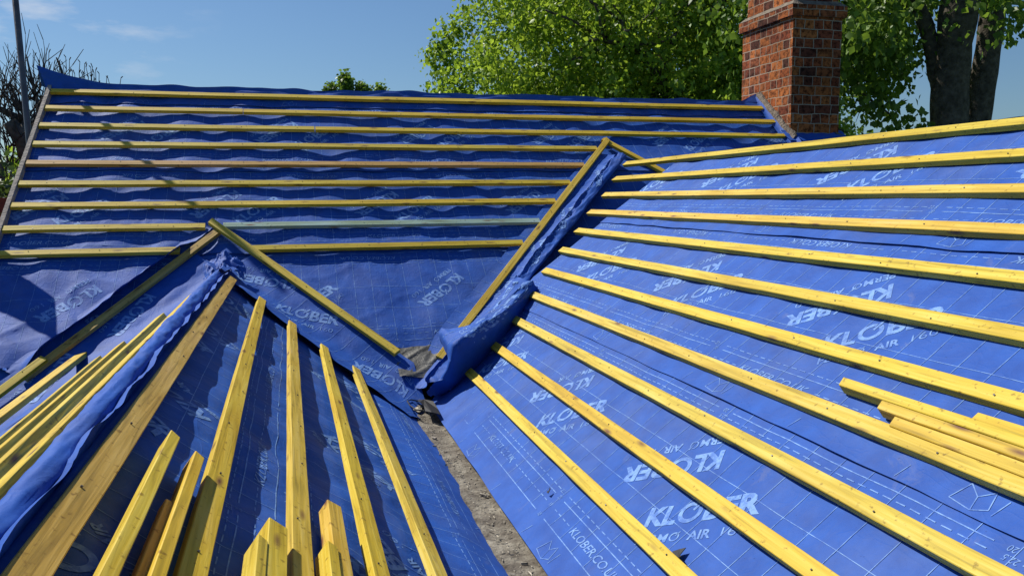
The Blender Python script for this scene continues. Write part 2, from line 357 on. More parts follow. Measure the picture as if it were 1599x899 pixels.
def logo():
    """the maker's name over the product line, origin at lower left of the name"""
    if 'logo' in _glyph: return _glyph['logo']
    V, F_ = [], []
    def put(g, x, y):
        b = len(V); V.extend((a+x, c+y) for a, c in g[0]); F_.extend([i+b for i in f] for f in g[1])
    H = .078
    put(glyphs('KL', H, .0042, 0, .112), 0, 0); put(ring_glyph(.043, .0155), .158, .039); put(glyphs('BER', H, .0042, 0, .188), .212, 0)
    h = .034; y = -.073
    put(glyphs('PERM', h, .0012, 0, .112), 0, y); put(ring_glyph(.0175, .0052), .137, y+.017); put(glyphs('AIR', h, .0012, 0, .078), .186, y); put(glyphs('160', h, -.0003, 0, .078), .300, y)
    _glyph['logo'] = (V, F_); return _glyph['logo']
def seg_line(p, q, w, V, F_, step=.035):
    n = max(1, int(math.dist(p, q)/step)); dx, dy = q[0]-p[0], q[1]-p[1]; l = math.hypot(dx, dy); nx, ny = -dy/l*w/2, dx/l*w/2; b = len(V)
    for i in range(n+1):
        t = i/n; x, y = p[0]+dx*t, p[1]+dy*t; V += [(x+nx, y+ny), (x-nx, y-ny)]
        if i < n: F_.append([b+2*i+1, b+2*i+3, b+2*i+2, b+2*i])
def roll_print(s0, s1, org, W_=.985, tilt=39, grid=True, per=1.13):
    """everything printed on one roll between s0 and s1, number column at org"""
    V, F_ = [], []
    def put(g, x, y, ang=0):
        c, s = cos(ang), sin(ang); b = len(V)
        V.extend((x+a*c-d*s, y+a*s+d*c) for a, d in g[0]); F_.extend([i+b for i in f] for f in g[1])
    def margin(flip):
        def T(s, t): return (s, t) if not flip else (2*org-s+.31, W_-t)
        a0, a1 = (s0, s1) if not flip else (2*org+.31-s1, 2*org+.31-s0)
        k0 = int((a0-org)//per)-1; k1 = int((a1-org)//per)+2; ang = pi if flip else 0
        for k in range(k0, k1):
            o = org+k*per
            for t, txt, hgt in ((.100, '10', .017), (.151, '15', .017), (.193, '20', .017), (.217, '22.5', .017)):
                x, y = T(o-.013*len(txt)/2-(.01 if txt == '22.5' else 0), t-.008); 
                if a0-.1 < o < a1+.1: put(glyphs(txt, hgt, 0, .1), x, y, ang)
            if a0 < o+.45 and o+.24 < a1: put(glyphs('KLOBER.CO.UK', .032, .0003, .25, .385), *T(o+.235, .135), ang)
            # fixed lines and dashes between number columns
            for t, d, g_, w in ((.100, 0, 0, .0032), (.193, 0, 0, .0032), (.217, .030, .016, .0032), (.151, .026, .018, .0030)):
                x = o+.045
                while x < o+per-.045:
                    e = o+per-.045 if not d else min(x+d, o+per-.045)
                    if t == .151 and o+.20 < x < o+.64: x += (d+g_); continue
                    if e > a0 and x < a1:
                        seg_line(T(max(x, a0), t), T(min(e, a1), t), w, V, F_)
                    x = e+g_ if d else e+1
            # little roof pictogram and cutting tick
            L_ = [((0, .02), (.02, .075)), ((.02, .075), (.055, .05)), ((.055, .05), (.085, .078)), ((.085, .078), (.10, .03)), ((.10, .03), (.065, .012)), ((.065, .012), (0, .02)), ((.055, .05), (.065, .012)), ((.115, .02), (.125, .07))]
            for p, q in L_:
                P0 = T(o+.18+p[0], p[1]); P1 = T(o+.18+q[0], q[1])
                if a0 < o+.18 < a1: seg_line(P0, P1, .0026, V, F_)
            for tt in (.02, .70):
                if a0 < o+tt < a1: seg_line(T(o+tt, .008), T(o+tt+.01, .055), .0026, V, F_)
    margin(False); margin(True)
    if grid:
        for t in (.389, .585): seg_line((s0, t), (s1, t), .0022, V, F_)
        k = math.ceil((s0-org)/.112)
        while org+k*.112 < s1: seg_line((org+k*.112, .10), (org+k*.112, W_-.10), .0022, V, F_); k += 1
    a = RAD(tilt); k = int((s0-org)//per)-1
    while org+k*per < s1+.5:
        o = org+k*per+.5; lg = logo()
        put(lg, o, .318, a)
        cx, cy = o+.19*cos(a)-.30, .318+.19*sin(a)+.075      # the upside down twin beside it
        put(lg, cx+.19*cos(a)-.02, cy+.19*sin(a)+.045, a+pi); k += 1
    return V, F_
def clip(bm, clips):
    for (p, n) in clips:
        bmesh.ops.bisect_plane(bm, geom=bm.verts[:]+bm.edges[:]+bm.faces[:], plane_co=(*p, 0), plane_no=(*n, 0), clear_outer=True, dist=1e-6)
def sheet(name, frame, s0, s1, v0, v1, hf, clips=(), org=0., step=.02, label='', cat='roofing membrane', group=None, printed=True, tilt=39, vedge=None, Wr=.985, jag=None, mat=None):
    bm = bmesh.new(); n = max(2, int((s1-s0)/step)); m = max(2, int((v1-v0)/step)); g = {}
    for i in range(n+1):
        for j in range(m+1):
            a = s0+(s1-s0)*i/n; b = v0+(v1-v0)*j/m
            if jag and j == 0: b += jag(a)
            g[i, j] = bm.verts.new((a, b, 0))
    for i in range(n):
        for j in range(m): bm.faces.new((g[i, j], g[i+1, j], g[i+1, j+1], g[i, j+1]))
    clip(bm, clips)
    for f in bm.faces: f.material_index = 0; f.smooth = True
    if printed:
        pv, pf = roll_print(s0, s1, org, Wr, tilt); b2 = bmesh.new(); e = v0 if vedge is None else vedge
        vv = [b2.verts.new((x, y+e, 0)) for x, y in pv]
        for f in pf:
            try: b2.faces.new([vv[i] for i in f])
            except ValueError: pass
        clip(b2, list(clips)+[((0, v0+.004), (0, -1)), ((0, v1), (0, 1)), ((s0+.002, 0), (-1, 0)), ((s1-.002, 0), (1, 0))])
        for f in b2.faces:
            if f.normal.z < 0: f.normal_flip()
        tmp = D.meshes.new('x'); b2.to_mesh(tmp); b2.free(); k = len(bm.faces); nv = len(bm.verts); bm.from_mesh(tmp); D.meshes.remove(tmp)
        bm.faces.ensure_lookup_table(); bm.verts.ensure_lookup_table()
        for i in range(k, len(bm.faces)): bm.faces[i].material_index = 1; bm.faces[i].smooth = True
        for i in range(nv, len(bm.verts)): bm.verts[i].co.z = .0011
    bm.normal_update()
    for v in bm.verts: v.co = frame.P(v.co.x, v.co.y, hf(v.co.x, v.co.y)+v.co.z)
    bm.normal_update()
    o = link(name, mesh_bm(name, bm), mat or [M_FELT, M_PRINT]); tag(o, label, cat, group); return o

# ------------------------------------------------------------------ how the membrane hangs between the rafters
def sag(s, v, per, amp, seed, off=0., warp=.25, pin=None):
    """<=0: the sheet drapes between rafters every per metres"""
    a = amp*(.60+1.5*nz3(s*1.3+seed, v*2.3, seed)); ph = (s-off)/per + warp*nz3(s*.9, v*2.6, seed+4)*.7
    c = .5-.5*cos(2*pi*ph); d = -max(a, 0)*c
    rd = max(0, 1-9*abs(nz3(s*1.9+v*1.3+seed, v*2.2-s*.8, seed+9)))**2 + .7*max(0, 1-8*abs(nz3(s*3.7-v*2.6, v*3.9+s*1.1, seed+12)))**2
    d += amp*.24*rd
    d += amp*.85*nz3(s*2.7, v*3.4, seed+2) + amp*.32*nz3(s*9+v*3, v*3.1-s, seed+7) - amp*.30
    return min(d, .002)
def lap(s, v, vb, vt, seed, lift=.010):
    """extra height of one course: lying over the one below at its lower edge, under the one above at its top"""
    e = .0045*(1-max(0, min(1, (v-vb)/.5)))
    e += lift*max(0, .35+nz3(s*2.1, seed, 1.3)+.4*nz3(s*6, seed, 7))*math.exp(-max(0, v-vb)/.035)
    return e

# main (far) roof: four courses, V = valley lines cut away
VAL_L = (Vector((-.416, -2.166)), Vector((.65, -3.43)));  VAL_R = (Vector((2.671, -.983)), Vector((.74, -3.37)))
def hM(s, v, amp=.0135, seed=1.):
    ampx = amp*(1.+.20*max(0, min(1, (-.2-s)/.8)))*(1+.35*max(0, min(1, (-2.05-v)/.3)) * (1 if s < 0 else .2))
    return -TH-.008 + sag(s, v, .42, ampx, seed, off=.05, warp=.9)
def vlineM(x): return None
M_edges = [-2.955, -1.995, -1.06, -.14]
ordn = ['lowest', 'second', 'third', 'topmost']
for k, vb in enumerate(M_edges):
    vt = min(vb+.985, .09) if k < 3 else .125
    lab = {0: 'lowest course of printed blue membrane on the far roof, hanging bare below the last batten',
           1: 'second course up of printed blue membrane on the far roof', 2: 'third course up of printed blue membrane on the far roof',
           3: 'narrow top course of blue membrane along the ridge of the far roof'}[k]
    def hf(s, v, vb=vb, vt=vt, k=k):
        h = hM(s, v) + lap(s, v, vb, vt, 3.+k, .006) - .003*max(0, min(1, (v-vt+.15)/.1))*(k < 3)
        if k == 0: h -= .02*max(0, min(1, (vb+.18-v)/.18))*(.5+.5*nz3(s*1.7, 2))
        if v > .05: h -= (v-.05)**1.2*.6
        return h
    x0, x1 = -1.768, 4.60
    if k == 0:
        x0 = -2.2
        jag = lambda a: (.02*nz3(a*3, 4)+(.03 if a < -.3 else -.012*sin((a-.6)*9)))
    else: jag = lambda a: .010*nz3(a*2.2, 4)
    sheet('roofing_membrane', FM, x0, x1, vb, vt, hf, org=(.63, .30, .72, -.2)[k], label=lab, group='membrane courses of the far roof', jag=jag, tilt=41, Wr=1.03,
          clips=() if k else [((-1.768, 0), (-1, 0))] )
# right roof
def vR_valley(s):  # slope distance of the valley on the right roof at a given s=-Y
    return None
def hR(s, v):
    return -TH-.001 + sag(s, v, .42, .0055, 21., off=.1, warp=.4) - .004*max(0, min(1, (-2.1-v)/.2))
P0 = Vector((2.671, YM+(.288-.879)/tan(PM), .288)); P1 = Vector((.74, YM+(-1.15-.879)/tan(PM), -1.15))
a0, a1 = Vector(FR.sv(P0)), Vector(FR.sv(P1)); dd = (a1-a0).normalized(); nR = (-dd.y, dd.x)
if nR[0] > 0: nR = (-nR[0], -nR[1])
clipR = [((a0.x-.02, a0.y), nR)]
R_edges = [-2.418, -1.60, -.742]
for k, vb in enumerate(R_edges):
    vt = min(vb+.985, .045)
    lab = ['lowest course of printed blue membrane on the right roof, beside the mortar gutter', 'middle course of printed blue membrane on the right roof', 'top course of printed blue membrane on the right roof, under its ridge'][k]
    def hf(s, v, vb=vb, vt=vt, k=k):
        return hR(s, v) + lap(s, v, vb, vt, 13.+k*3, .007 if k else .003) - .004*max(0, min(1, (v-vt+.12)/.08))*(k < 2)
    sheet('roofing_membrane', FR, -5.4, 1.9, vb, vt, hf, clips=clipR, org=(-2.725, -2.80, -2.50)[k], label=lab, group='membrane courses of the right roof', jag=lambda a, k=k: .006*nz3(a*2.5, k), tilt=37)
# back slope of the right roof and of the far roof (just over the ridges)
FR2 = Frame((XR+2*.035, 0, ZR), (0, 1, 0), (-cos(PR), 0, sin(PR)))
sheet('roofing_membrane', FR2, -1.9, 5.6, -2.3, .045, lambda s, v: -TH+.6*sag(s, v, .42, .01, 5), label='blue membrane on the hidden far side of the right roof ridge', printed=False, step=.06)
FM2 = Frame((0, YM+.18, ZM), (-1, 0, 0), (0, -cos(PM), sin(PM)))
sheet('roofing_membrane', FM2, -4.6, 1.768, -2.9, .11, lambda s, v: -TH+.6*sag(s, v, .42, .01, 6), label='blue membrane on the hidden back slope of the far roof', printed=False, step=.06)
# left roof, near slope
def hL(s, v):
    b = -TH-.021 + sag(s, v, .42, .016, 33., off=.2, warp=.6)
    t = max(0, min(1, (-.95-v)/.15))
    return b*(1-t) + (-TH+.004+.010*nz3(s*1.3, v*5, 3)+.005*nz3(s*5, v*9, 3))*t
Q0 = Vector((-.400, YM+(-.435-.879)/tan(PM), -.435)); Q1 = Vector((.65, YM+(-1.186-.879)/tan(PM), -1.186))
b0, b1 = Vector(FL.sv(Q0)), Vector(FL.sv(Q1)); dd = (b1-b0).normalized(); nL = (-dd.y, dd.x)
if nL[0] < 0: nL = (-nL[0], -nL[1])
clipL = [((b0.x+.02, b0.y), nL)]
for k, (vb, vt, org) in enumerate(((-1.297, -.40, 2.62), (-.52, .062, 1.9))):
    lab = ['lower course of dirty printed blue membrane on the left roof, beside the mortar gutter', 'upper course of shaded blue membrane on the left roof below its ridge roll'][k]
    def hf(s, v, vb=vb, vt=vt, k=k): return hL(s, v)+lap(s, v, vb, vt, 53.+k, .012 if k else .002)-.003*(k == 0)*max(0, min(1, (v-vt+.1)/.08))
    sheet('roofing_membrane', FL, -1.9, 5.6, vb, vt, hf, clips=clipL, org=org, label=lab, group='membrane courses of the left roof', jag=lambda a, k=k: (.02*nz3(a*5, k)+.012*nz3(a*17, k)) if k else .014*nz3(a*1.4, k), tilt=41)
# left roof, far slope
c0, c1 = FF.sv(Q0), FF.sv(Vector((-1.49, YM+(-1.15-.879)/tan(PM), -1.15)))
dd = (Vector(c1)-Vector(c0)).normalized(); nF = (-dd.y, dd.x)
if nF[0] > 0: nF = (-nF[0], -nF[1])
sheet('roofing_membrane', FF, -5.6, 1.9, -1.35, .01, lambda s, v: -TH-.004+sag(s, v, .42, .012, 43.), clips=[((c0[0], c0[1]), nF)], org=-3.3, label='blue membrane on the far side of the left roof, beyond its ridge roll', tilt=41)

# ------------------------------------------------------------------ battens
def batten(frame, s0, s1, v, h=0., w=BW, th=TH, skew0=0., skew1=0., ang=0., mat=None, label='', group=None, name='timber_batten', nails=True, noff=.1, bow=.0, seed=None, tilt=0., drop=None):
    """v is the upper edge of the top face; the top face lies at height h; ang turns it in the slope"""
    seed = random.random()*50 if seed is None else seed
    L = s1-s0; n = max(2, int(L/.12)); ca, sa = cos(ang), sin(ang)
    U = frame.U*ca + frame.V*sa; V = frame.V*ca - frame.U*sa; N = frame.N
    if tilt: U = (U + N*tilt).normalized(); N = U.cross(V).normalized()
    O = frame.P(s0, v, h)
    bm = bmesh.new(); rings = []
    bev = .0018
    prof = [(0, -bev), (-bev, 0), (-w+bev, 0), (-w, -bev), (-w, -th+bev), (-w+bev, -th), (-bev, -th), (0, -th+bev)]
    for i in range(n+1):
        x = L*i/n; dv = .0025*nz3(x*1.1, seed)+bow*sin(pi*i/n); dh = .0015*nz3(x*1.4, seed, 5)
        ring = []
        for (a, c) in prof:
            xx = x + (skew0*(-a/w) if i == 0 else 0) + (skew1*(-a/w) if i == n else 0)
            jag_ = .0012*nz3(x*21, a*80+seed)
            ring.append(bm.verts.new((xx, a+dv+jag_, c+dh)))
        rings.append(ring)
    for i in range(n):
        for k in range(8): bm.faces.new((rings[i][k], rings[i+1][k], rings[i+1][(k+1) % 8], rings[i][(k+1) % 8]))
    bm.faces.new(rings[0]); bm.faces.new(rings[-1][::-1]); bmesh.ops.recalc_face_normals(bm, faces=bm.faces)
    o = link(name, mesh_bm(name, bm), mat or M_WOOD); tag(o, label, 'batten', group)
    o.matrix_world = Matrix(((U.x, V.x, N.x, O.x), (U.y, V.y, N.y, O.y), (U.z, V.z, N.z, O.z), (0, 0, 0, 1)))
    if nails:
        k = math.ceil((s0-noff)/.42)
        while noff+k*.42 < s1-.03:
            x = noff+k*.42-s0+random.uniform(-.012, .012); y = -w/2+random.uniform(-.012, .012); k += 1
            if x < .03 or random.random() < .15: continue
            b2 = bmesh.new(); bmesh.ops.create_cone(b2, cap_ends=True, segments=8, radius1=.0022, radius2=.0026, depth=.004)
            q = link('nail', mesh_bm('nail', b2), M_NAIL, o); q.location = (x, y, .0012); q.rotation_euler = (random.uniform(-.2, .2), random.uniform(-.3, .3), 0)
    return o
ORD = ['topmost', 'second', 'third', 'fourth', 'fifth', 'sixth', 'seventh', 'eighth', 'ninth', 'tenth', 'eleventh']
gM = 'battens nailed across the far roof'; gR = 'battens nailed along the right roof'; gL = 'battens nailed along the left roof'; gF = 'battens beyond the left ridge'
def v3x(v):  # x on V3 (right valley batten) at slope distance v
    return 2.69+(v+.634)*(2.69-.836)/(3.044-.634)
def v2x(v): return -.506+(v+1.713)*(.585+.506)/(-3.025+1.713)
for k in range(9):
    v = -k*GM; xl = -1.765
    adj = {0: .004}.get(k, 0)
    base = f'yellow batten across the far roof, {ORD[k] if k else "topmost"} from the ridge'
    if k == 0: batten(FM, xl, 4.53, v, label='topmost yellow batten just under the ridge of the far roof', group=gM, seed=3)
    elif k == 1:
        batten(FM, xl, -.325, v, label='left length of the second yellow batten down the far roof', group=gM)
        batten(FM, -.320, 4.58, v-.002, h=.001, label='long right length of the second yellow batten down the far roof', group=gM)
    elif k == 2:
        batten(FM, xl, .228, v, label='left length of the third yellow batten down the far roof', group=gM)
        batten(FM, .236, 4.63, v-.004, h=.001, label='right length of the third far roof batten, passing above the right valley peak', group=gM)
    elif k in (3, 4, 5, 6):
        batten(FM, xl, v3x(v)-.035, v, label=f'yellow batten across the far roof, {ORD[k]} from the ridge, ending at the right valley batten', group=gM, mat=M_WOODO if k == 4 else None)
    elif k == 7:
        batten(FM, xl, -.545, v, label='left yellow length of the eighth batten, ending at the peak of the left valley battens', group=gM)
        batten(FM, -.43, v3x(v)-.035, v+.002, label='grey green batten between the two valleys, eighth from the ridge', group=gM, mat=M_WOODG)
    else:
        batten(FM, xl, -.69, v, label='lowest far roof batten, its left length ending behind the left valley batten', group=gM)
        batten(FM, -.26, v3x(v)-.035, v, label='yellow length of the lowest far roof batten between the two valleys', group=gM)
# valley battens lie on the far roof
def vb(p, q, h, label, w=BW, **kw):
    p, q = Vector(p), Vector(q); d = q-p; return batten(FM, p.x, p.x+d.length, p.y, h, ang=math.atan2(d.y, d.x), label=label, group='battens lining the valleys', w=w, **kw)
def frame_at(p): return p
def vbat(pa, pb, h, label, **kw):
    pa, pb = Vector(pa), Vector(pb); d = pb-pa
    f2 = Frame(FM.P(pa.x, pa.y, 0), (FM.U*d.x+FM.V*d.y).normalized(), (FM.V*d.x-FM.U*d.y).normalized())
    return batten(f2, 0, d.length, 0, h, label=label, group='battens lining the valleys', **kw)
VH = .006
vbat((-.50, -1.695), (.625, -3.000), VH+.02, 'yellow valley batten running down right from the left peak to the mortar gutter', skew0=.02, skew1=.0)
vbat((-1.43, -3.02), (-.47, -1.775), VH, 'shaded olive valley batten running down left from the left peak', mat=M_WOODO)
vbat((-1.75, -3.42), (-1.345, -2.90), VH+.02, 'short sunlit batten lapped onto the foot of the shaded valley batten')
vbat((.835, -3.060), (2.70, -.618), VH+.012, 'long yellow valley batten climbing right from the gutter to the right peak', skew0=.0, skew1=-.03)
vbat((2.69, -.61), (3.6, -1.72), VH, 'short valley batten dropping behind the right ridge from the right peak')
# right roof
R_end = [(981,250),(962,276),(943,302),(923,327),(902,357),(878,386),(852,418),(826,451),(797,487),(767,527),(734,570)]
for k in range(11):
    s, _ = FR.un(*R_end[k]); off = {10: -.003, 9: .002}.get(k, 0)
    batten(FR, s, 1.85, -k*G+off, label=['topmost yellow batten along the ridge of the right roof', '', '', '', '', '', '', '', '', '', 'lowest yellow batten of the right roof, nearest the mortar gutter'][k] or
           f'yellow batten running along the right roof, {ORD[k]} from its ridge' + (', with loose offcuts against it' if k == 7 else ''), group=gR, skew0=random.uniform(-.015, .015), noff=.1)
# left roof
L_end = [5.38, 5.264, 5.04, 4.887, 4.81]
for k in range(5):
    batten(FL, -1.85, L_end[k], -k*GL-.006, label=['broad orange brown batten just below the blue ridge roll of the left roof', 'second yellow batten of the left roof, with a joint shadow near the offcuts', 'third yellow batten of the left roof, straight up the picture', 'fourth yellow batten of the left roof', 'lowest yellow batten of the left roof, beside the mortar gutter'][k],
           group=gL, mat=M_WOODO if k == 0 else None, skew1=random.uniform(-.02, -.008), noff=.2, w=.054 if k == 0 else BW, h=.002 if k == 0 else 0)
# far side of the left roof
def s_at(fr, px, py, v, h=0.):
    """s on the line (v, h) of a slope frame that the sight line through a pixel passes nearest"""
    d = ray(px, py).normalized(); O = fr.P(0, v, h); n_ = fr.U.cross(d); return (O.cross(d)).dot(n_)/(-n_.dot(n_))
for k, (v_, pe, lab) in enumerate(((-.075, (302, 447), 'thin looking batten just beyond the blue ridge roll, seen on edge'), (-.275, (253, 485), 'second batten beyond the ridge roll, seen on edge'),
                        (-.47, (192, 530), 'third batten beyond the ridge roll, seen on edge'), (-.67, (160, 558), 'fourth batten beyond the ridge roll, seen on edge'))):
    e = s_at(FF, *pe, v_, 0); batten(FF, e, 1.8, v_, h=0.0, label=lab, group=gF, nails=False)
FF2 = Frame((-1.13, 0, -.850), (0, -1, 0), (cos(RAD(12)), 0, sin(RAD(12))))
batten(FF2, s_at(FF2, 228, 475, 0, 0), 1.2, 0, h=0, w=.06, label='sunlit flat batten lying farthest down the hidden side of the left roof', group=gF, nails=False)

# loose offcuts on the left roof (close to the camera) and on the right roof
gO = 'loose batten offcuts on the left roof'
def loose(px, py, s_end, h, label, w=.05, th=.027, mat=None, dv=0, **kw):
    s, v = FL.un(px, py, h); batten(FL, s_end, s, v+dv, h=h, w=w, th=th, label=label, group=gO, mat=mat, nails=False, **kw)
loose(267, 670, .35, .028, 'tall loose offcut on edge with pointed top, leftmost of the near pile', w=.026, th=.052, skew1=-.02)
loose(306, 703, .35, .024, 'rough sided loose offcut on edge, leaning on the second batten', w=.024, th=.05, skew1=-.02)
loose(259, 778, .30, .000, 'low orange offcut wedged between the two tall offcuts', w=.03, th=.026, mat=M_WOODO)
loose(420, 806, .40, .024, 'flat topped offcut lying against the third batten', w=.045, th=.05, skew1=-.01)
loose(403, 832, .40, .026, 'narrow offcut in front of the flat topped one by the third batten', w=.022, th=.05, skew1=-.015)
loose(511, 779, .40, .020, 'pale offcut with dark knot lying left of the fourth batten', w=.042, th=.04)
loose(511, 842, .40, .026, 'short pointed offcut in front of the pale knotted one', w=.026, th=.05, skew1=-.01)
gO2 = 'loose batten offcuts on the right roof'
for (px, py, h, sk, lab, w_) in ((1318, 588, .012, .012, 'longest loose offcut resting on the right roof, uppermost of the three', .032), (1378, 624, .014, .01, 'middle loose offcut of the row on the right roof', .030),
                            (1399, 648, .006, .01, 'lowest loose offcut of the row, against the eighth right roof batten', .036), (1528, 643, .006, 0, 'short loose offcut above the row at the right edge', .04)):
    s, v = FR.un(px, py, h); batten(FR, s, .4, v, h=h, w=w_, th=.036, skew0=sk, label=lab, group=gO2, nails=False, ang=-.004)

# ------------------------------------------------------------------ lofted membrane pieces: ridge rolls, valley laps, upstands
def folds(x, y, z=0., k=1.):
    return (max(0, 1-6*abs(nz3(x, y, z)))**1.5 + .6*max(0, 1-6*abs(nz3(x*2.1+3, y*1.9, z+5)))**1.5)*k
def loft(name, fn, na, nb, label, printed=None, cat='roofing membrane', mat=None, closed=False, group=None):
    V = [tuple(fn(i/na, j/nb)) for i in range(na+1) for j in range(nb+1)]
    Fc = [(i*(nb+1)+j, (i+1)*(nb+1)+j, (i+1)*(nb+1)+j+1, i*(nb+1)+j+1) for i in range(na) for j in range(nb)]
    mi = [0]*len(Fc); me = D.meshes.new(name); 
    if printed:
        # printed: list of (glyph verts/faces, origin a,b in metres, angle, metres per unit a, b)
        for (g, a0_, b0_, ang, La, Lb) in printed:
            c, s = cos(ang), sin(ang); base = len(V); ok = []
            for x, y in g[0]:
                X = a0_+x*c-y*s; Y = b0_+x*s+y*c; u, w = X/La, Y/Lb; ok.append(0 <= u <= 1 and 0 <= w <= 1); u = min(1, max(0, u)); w = min(1, max(0, w))
                e = 1e-3; p = Vector(fn(u, w)); du = Vector(fn(min(1, u+e), w))-Vector(fn(max(0, u-e), w)); dw = Vector(fn(u, min(1, w+e)))-Vector(fn(u, max(0, w-e)))
                nn = du.cross(dw); nn = nn.normalized() if nn.length > 1e-12 else Vector((0, 0, 1))
                if nn.z < 0: nn = -nn
                V.append(tuple(p+nn*.0015))
            for f in g[1]:
                if all(ok[i] for i in f): Fc.append(tuple(i+base for i in f)); mi.append(1)
    me.from_pydata(V, [], Fc); me.polygons.foreach_set('use_smooth', [True]*len(Fc)); me.polygons.foreach_set('material_index', mi)
    o = link(name, me, mat or [M_FELT, M_PRINT]); tag(o, label, cat, group); return o
def cut_lip(a, b):
    p = Vector((-.475, -1.74)).lerp(Vector((-1.45, -3.0)), a); d = Vector((-.612, -.791)); n_ = Vector((-.791, .612))
    t = 1-b; rag = .014*nz3(a*9, 3)+.006*nz3(a*30, 5); off = .006+.10*t+rag*b
    q = p+n_*off; h = -.040+(.088+.016*nz3(a*5, 8)+.008*nz3(a*17, 2))*b**2.0*min(1, (1-a)*9, .28+max(0, a-.12)*8)
    return FM.P(q.x, q.y, h+.004*nz3(a*14, b*4, 4))
loft('cut_membrane_edge', cut_lip, 120, 10, 'ragged cut edge of the far membrane curling up along the shaded left valley batten')
# ridge strip of the far roof, standing up in a horn at its left end
def ridge_main(a, b):
    x = -1.80 + a*6.50
    top = .086+.010*nz3(x*1.6, 2)+.012*nz3(x*4.3, 3)
    t = max(0, min(1, (-1.15-x)/.65)); ex = .135*t**2.6
    if x > 4.35: top += .14*min(1, (x-4.35)/.22)
    v = .0+b*top; h = -.020+.016*nz3(x*5, b*3, 5)*b+.014*nz3(x*1.5, b, 9)*b + .022*b*b
    xx = x - (.075*b**1.5*max(0, (-1.55-x)/.25) if x < -1.55 else 0)
    return FM.P(xx, v, h)+Vector((0, 0, ex*b**1.3))
loft('ridge_membrane', ridge_main, 260, 8, 'blue membrane strip lapped over the far ridge, its left end curling up in a horn')
def ridge_back(a, b):
    p = ridge_main(a, 1.); return p + Vector((0, .12*b, -.10*b-.05*b*b))
loft('ridge_membrane', ridge_back, 130, 5, 'back edge of the blue strip turned over behind the far ridge')
# upstand beside the chimney
def upstand(a, b):
    v = -.78+a*.95; n_ = nz3(a*9, b*2, 4); x = 4.50+.085*b; return FM.P(x+.004*n_, v, -.02+.075*b**2+.008*n_)
loft('chimney_upstand', upstand, 40, 8, 'narrow blue membrane strip turned up against the foot of the chimney', printed=[(glyphs('160', .035, 0, 0), .30, .03, 0, .95, .1)])
def apron(a, b):
    x = 4.50+a*.66; return Vector((x, 6.80+.16*b+.01*nz3(a*8, b*3), .505+.11*b+.012*nz3(a*9, b*4, 3)))
loft('chimney_apron', apron, 24, 8, 'dark blue membrane apron crumpled across the front foot of the chimney')

# blue roll along the left ridge
def lroll(a, b):
    y = -1.8+a*7.15; t = max(0, min(1, (y-5.0)/.35)); r = .027*(1+.18*nz3(y*1.1, 3)+.10*nz3(y*4, 8))*(1-.25*t)
    u = max(0, min(1, (y-1.2)/4.2)); cx, cz = -.411-.022*u, -.461+.010*u
    if b < .66:
        th_ = RAD(215)-b/.66*RAD(215+38); rr = r*(1+.13*nz3(y*7+th_*3, th_*1.4, 5)+.06*nz3(y*24+th_*6, th_*2, 5)+folds(y*1.9+th_*.5, th_*.7, 3, .16)-.05)
        return Vector((cx+cos(th_)*rr, y, cz+sin(th_)*rr))
    k = (b-.66)/.34; th_ = RAD(-38); st = Vector((cx+cos(th_)*r, y, cz+sin(th_)*r))
    e = FL.P(y, -.012, -.024); q = st.lerp(e, k); return q + FL.N*(.004*sin(pi*k)+.004*nz3(y*3, k*2, 2)*(1-k))
loft('ridge_roll', lroll, 420, 26, 'bulging blue membrane roll laid along the ridge of the left roof',
     printed=[])
# crumpled end of that roll under the left peak
def crump(a, b):
    y = 5.36+.20*b; x = -.52+a*.24; z = -.44-abs(x-XRG)*.70+.03
    z += .014*nz3(x*9, y*9, 2)+folds(x*13, y*12, 4, .022)+.08*(b*b)
    return Vector((x+.03*nz3(x*15, y*9, 8), y+.03*nz3(x*12, y*12, 9), z))
loft('membrane_end', crump, 34, 24, 'crumpled end of the blue roll tucked under the left peak')

# valley laps
def valley(Pa, Pb, other, side_o, name, label, profile, na, nb, **kw):
    """Pa top, Pb bottom of the valley; profile(a,b) -> (b metres signed: + on far roof, - on the other slope, height)"""
    d = (Pb-Pa).normalized()
    uM = FM.N.cross(d); uM = uM if uM.dot(FM.V) > 0 else -uM
    uO = other.N.cross(d); uO = uO if uO.dot(other.V) > 0 else -uO
    bi = (FM.N+other.N).normalized()
    def fn(a, b):
        P = Pa.lerp(Pb, a); bb, h = profile(a, b)
        q = math.sqrt(bb*bb+.0012)-.0; up_ = (q-abs(bb))   # rounded bottom
        w = .5+.5*max(-1, min(1, bb/.03))
        base = P + (uM*max(bb, 0) + uO*max(-bb, 0))
        N = (FM.N*w+other.N*(1-w)).normalized()
        return base + bi*up_*.8 + N*h
    return loft(name, fn, na, nb, label, **kw)
QL0 = Vector((-.400, YM+(-.435-.879)/tan(PM), -.435)); QL1 = Vector((.72, YM+(-1.236-.879)/tan(PM), -1.236))
def profL(a, b):
    w0 = .265-.17*max(0, min(1, (a-.80)/.14)); bb = w0-b*(w0+.235); rag = .03*nz3(a*6, 2)+.02*nz3(a*19, 4) if b > .8 else 0
    h = -TH+.012+.010*nz3(a*5, b*3, 11)+.006*nz3(a*14, b*6, 12)
    return bb+rag*(b-.8)*5, h + (.010*nz3(a*12, 1) if b > .9 else 0)
lenL = (QL1-QL0).length
flipy = lambda g: ([(x, -y) for x, y in g[0]], g[1])
lgs = [(flipy(logo()), x, y, an, lenL, .50) for x, y, an in ((.52, .315, -.55), (.40, .02, pi-.6), (1.52, .12, pi-.35))]
gridl = ([], [])
for k in range(16): seg_line((k*.11, .0), (k*.11+.06, .5), .0026, gridl[0], gridl[1])
seg_line((0, .05), (lenL, .05), .0026, *gridl); seg_line((0, .34), (lenL, .34), .0026, *gridl)
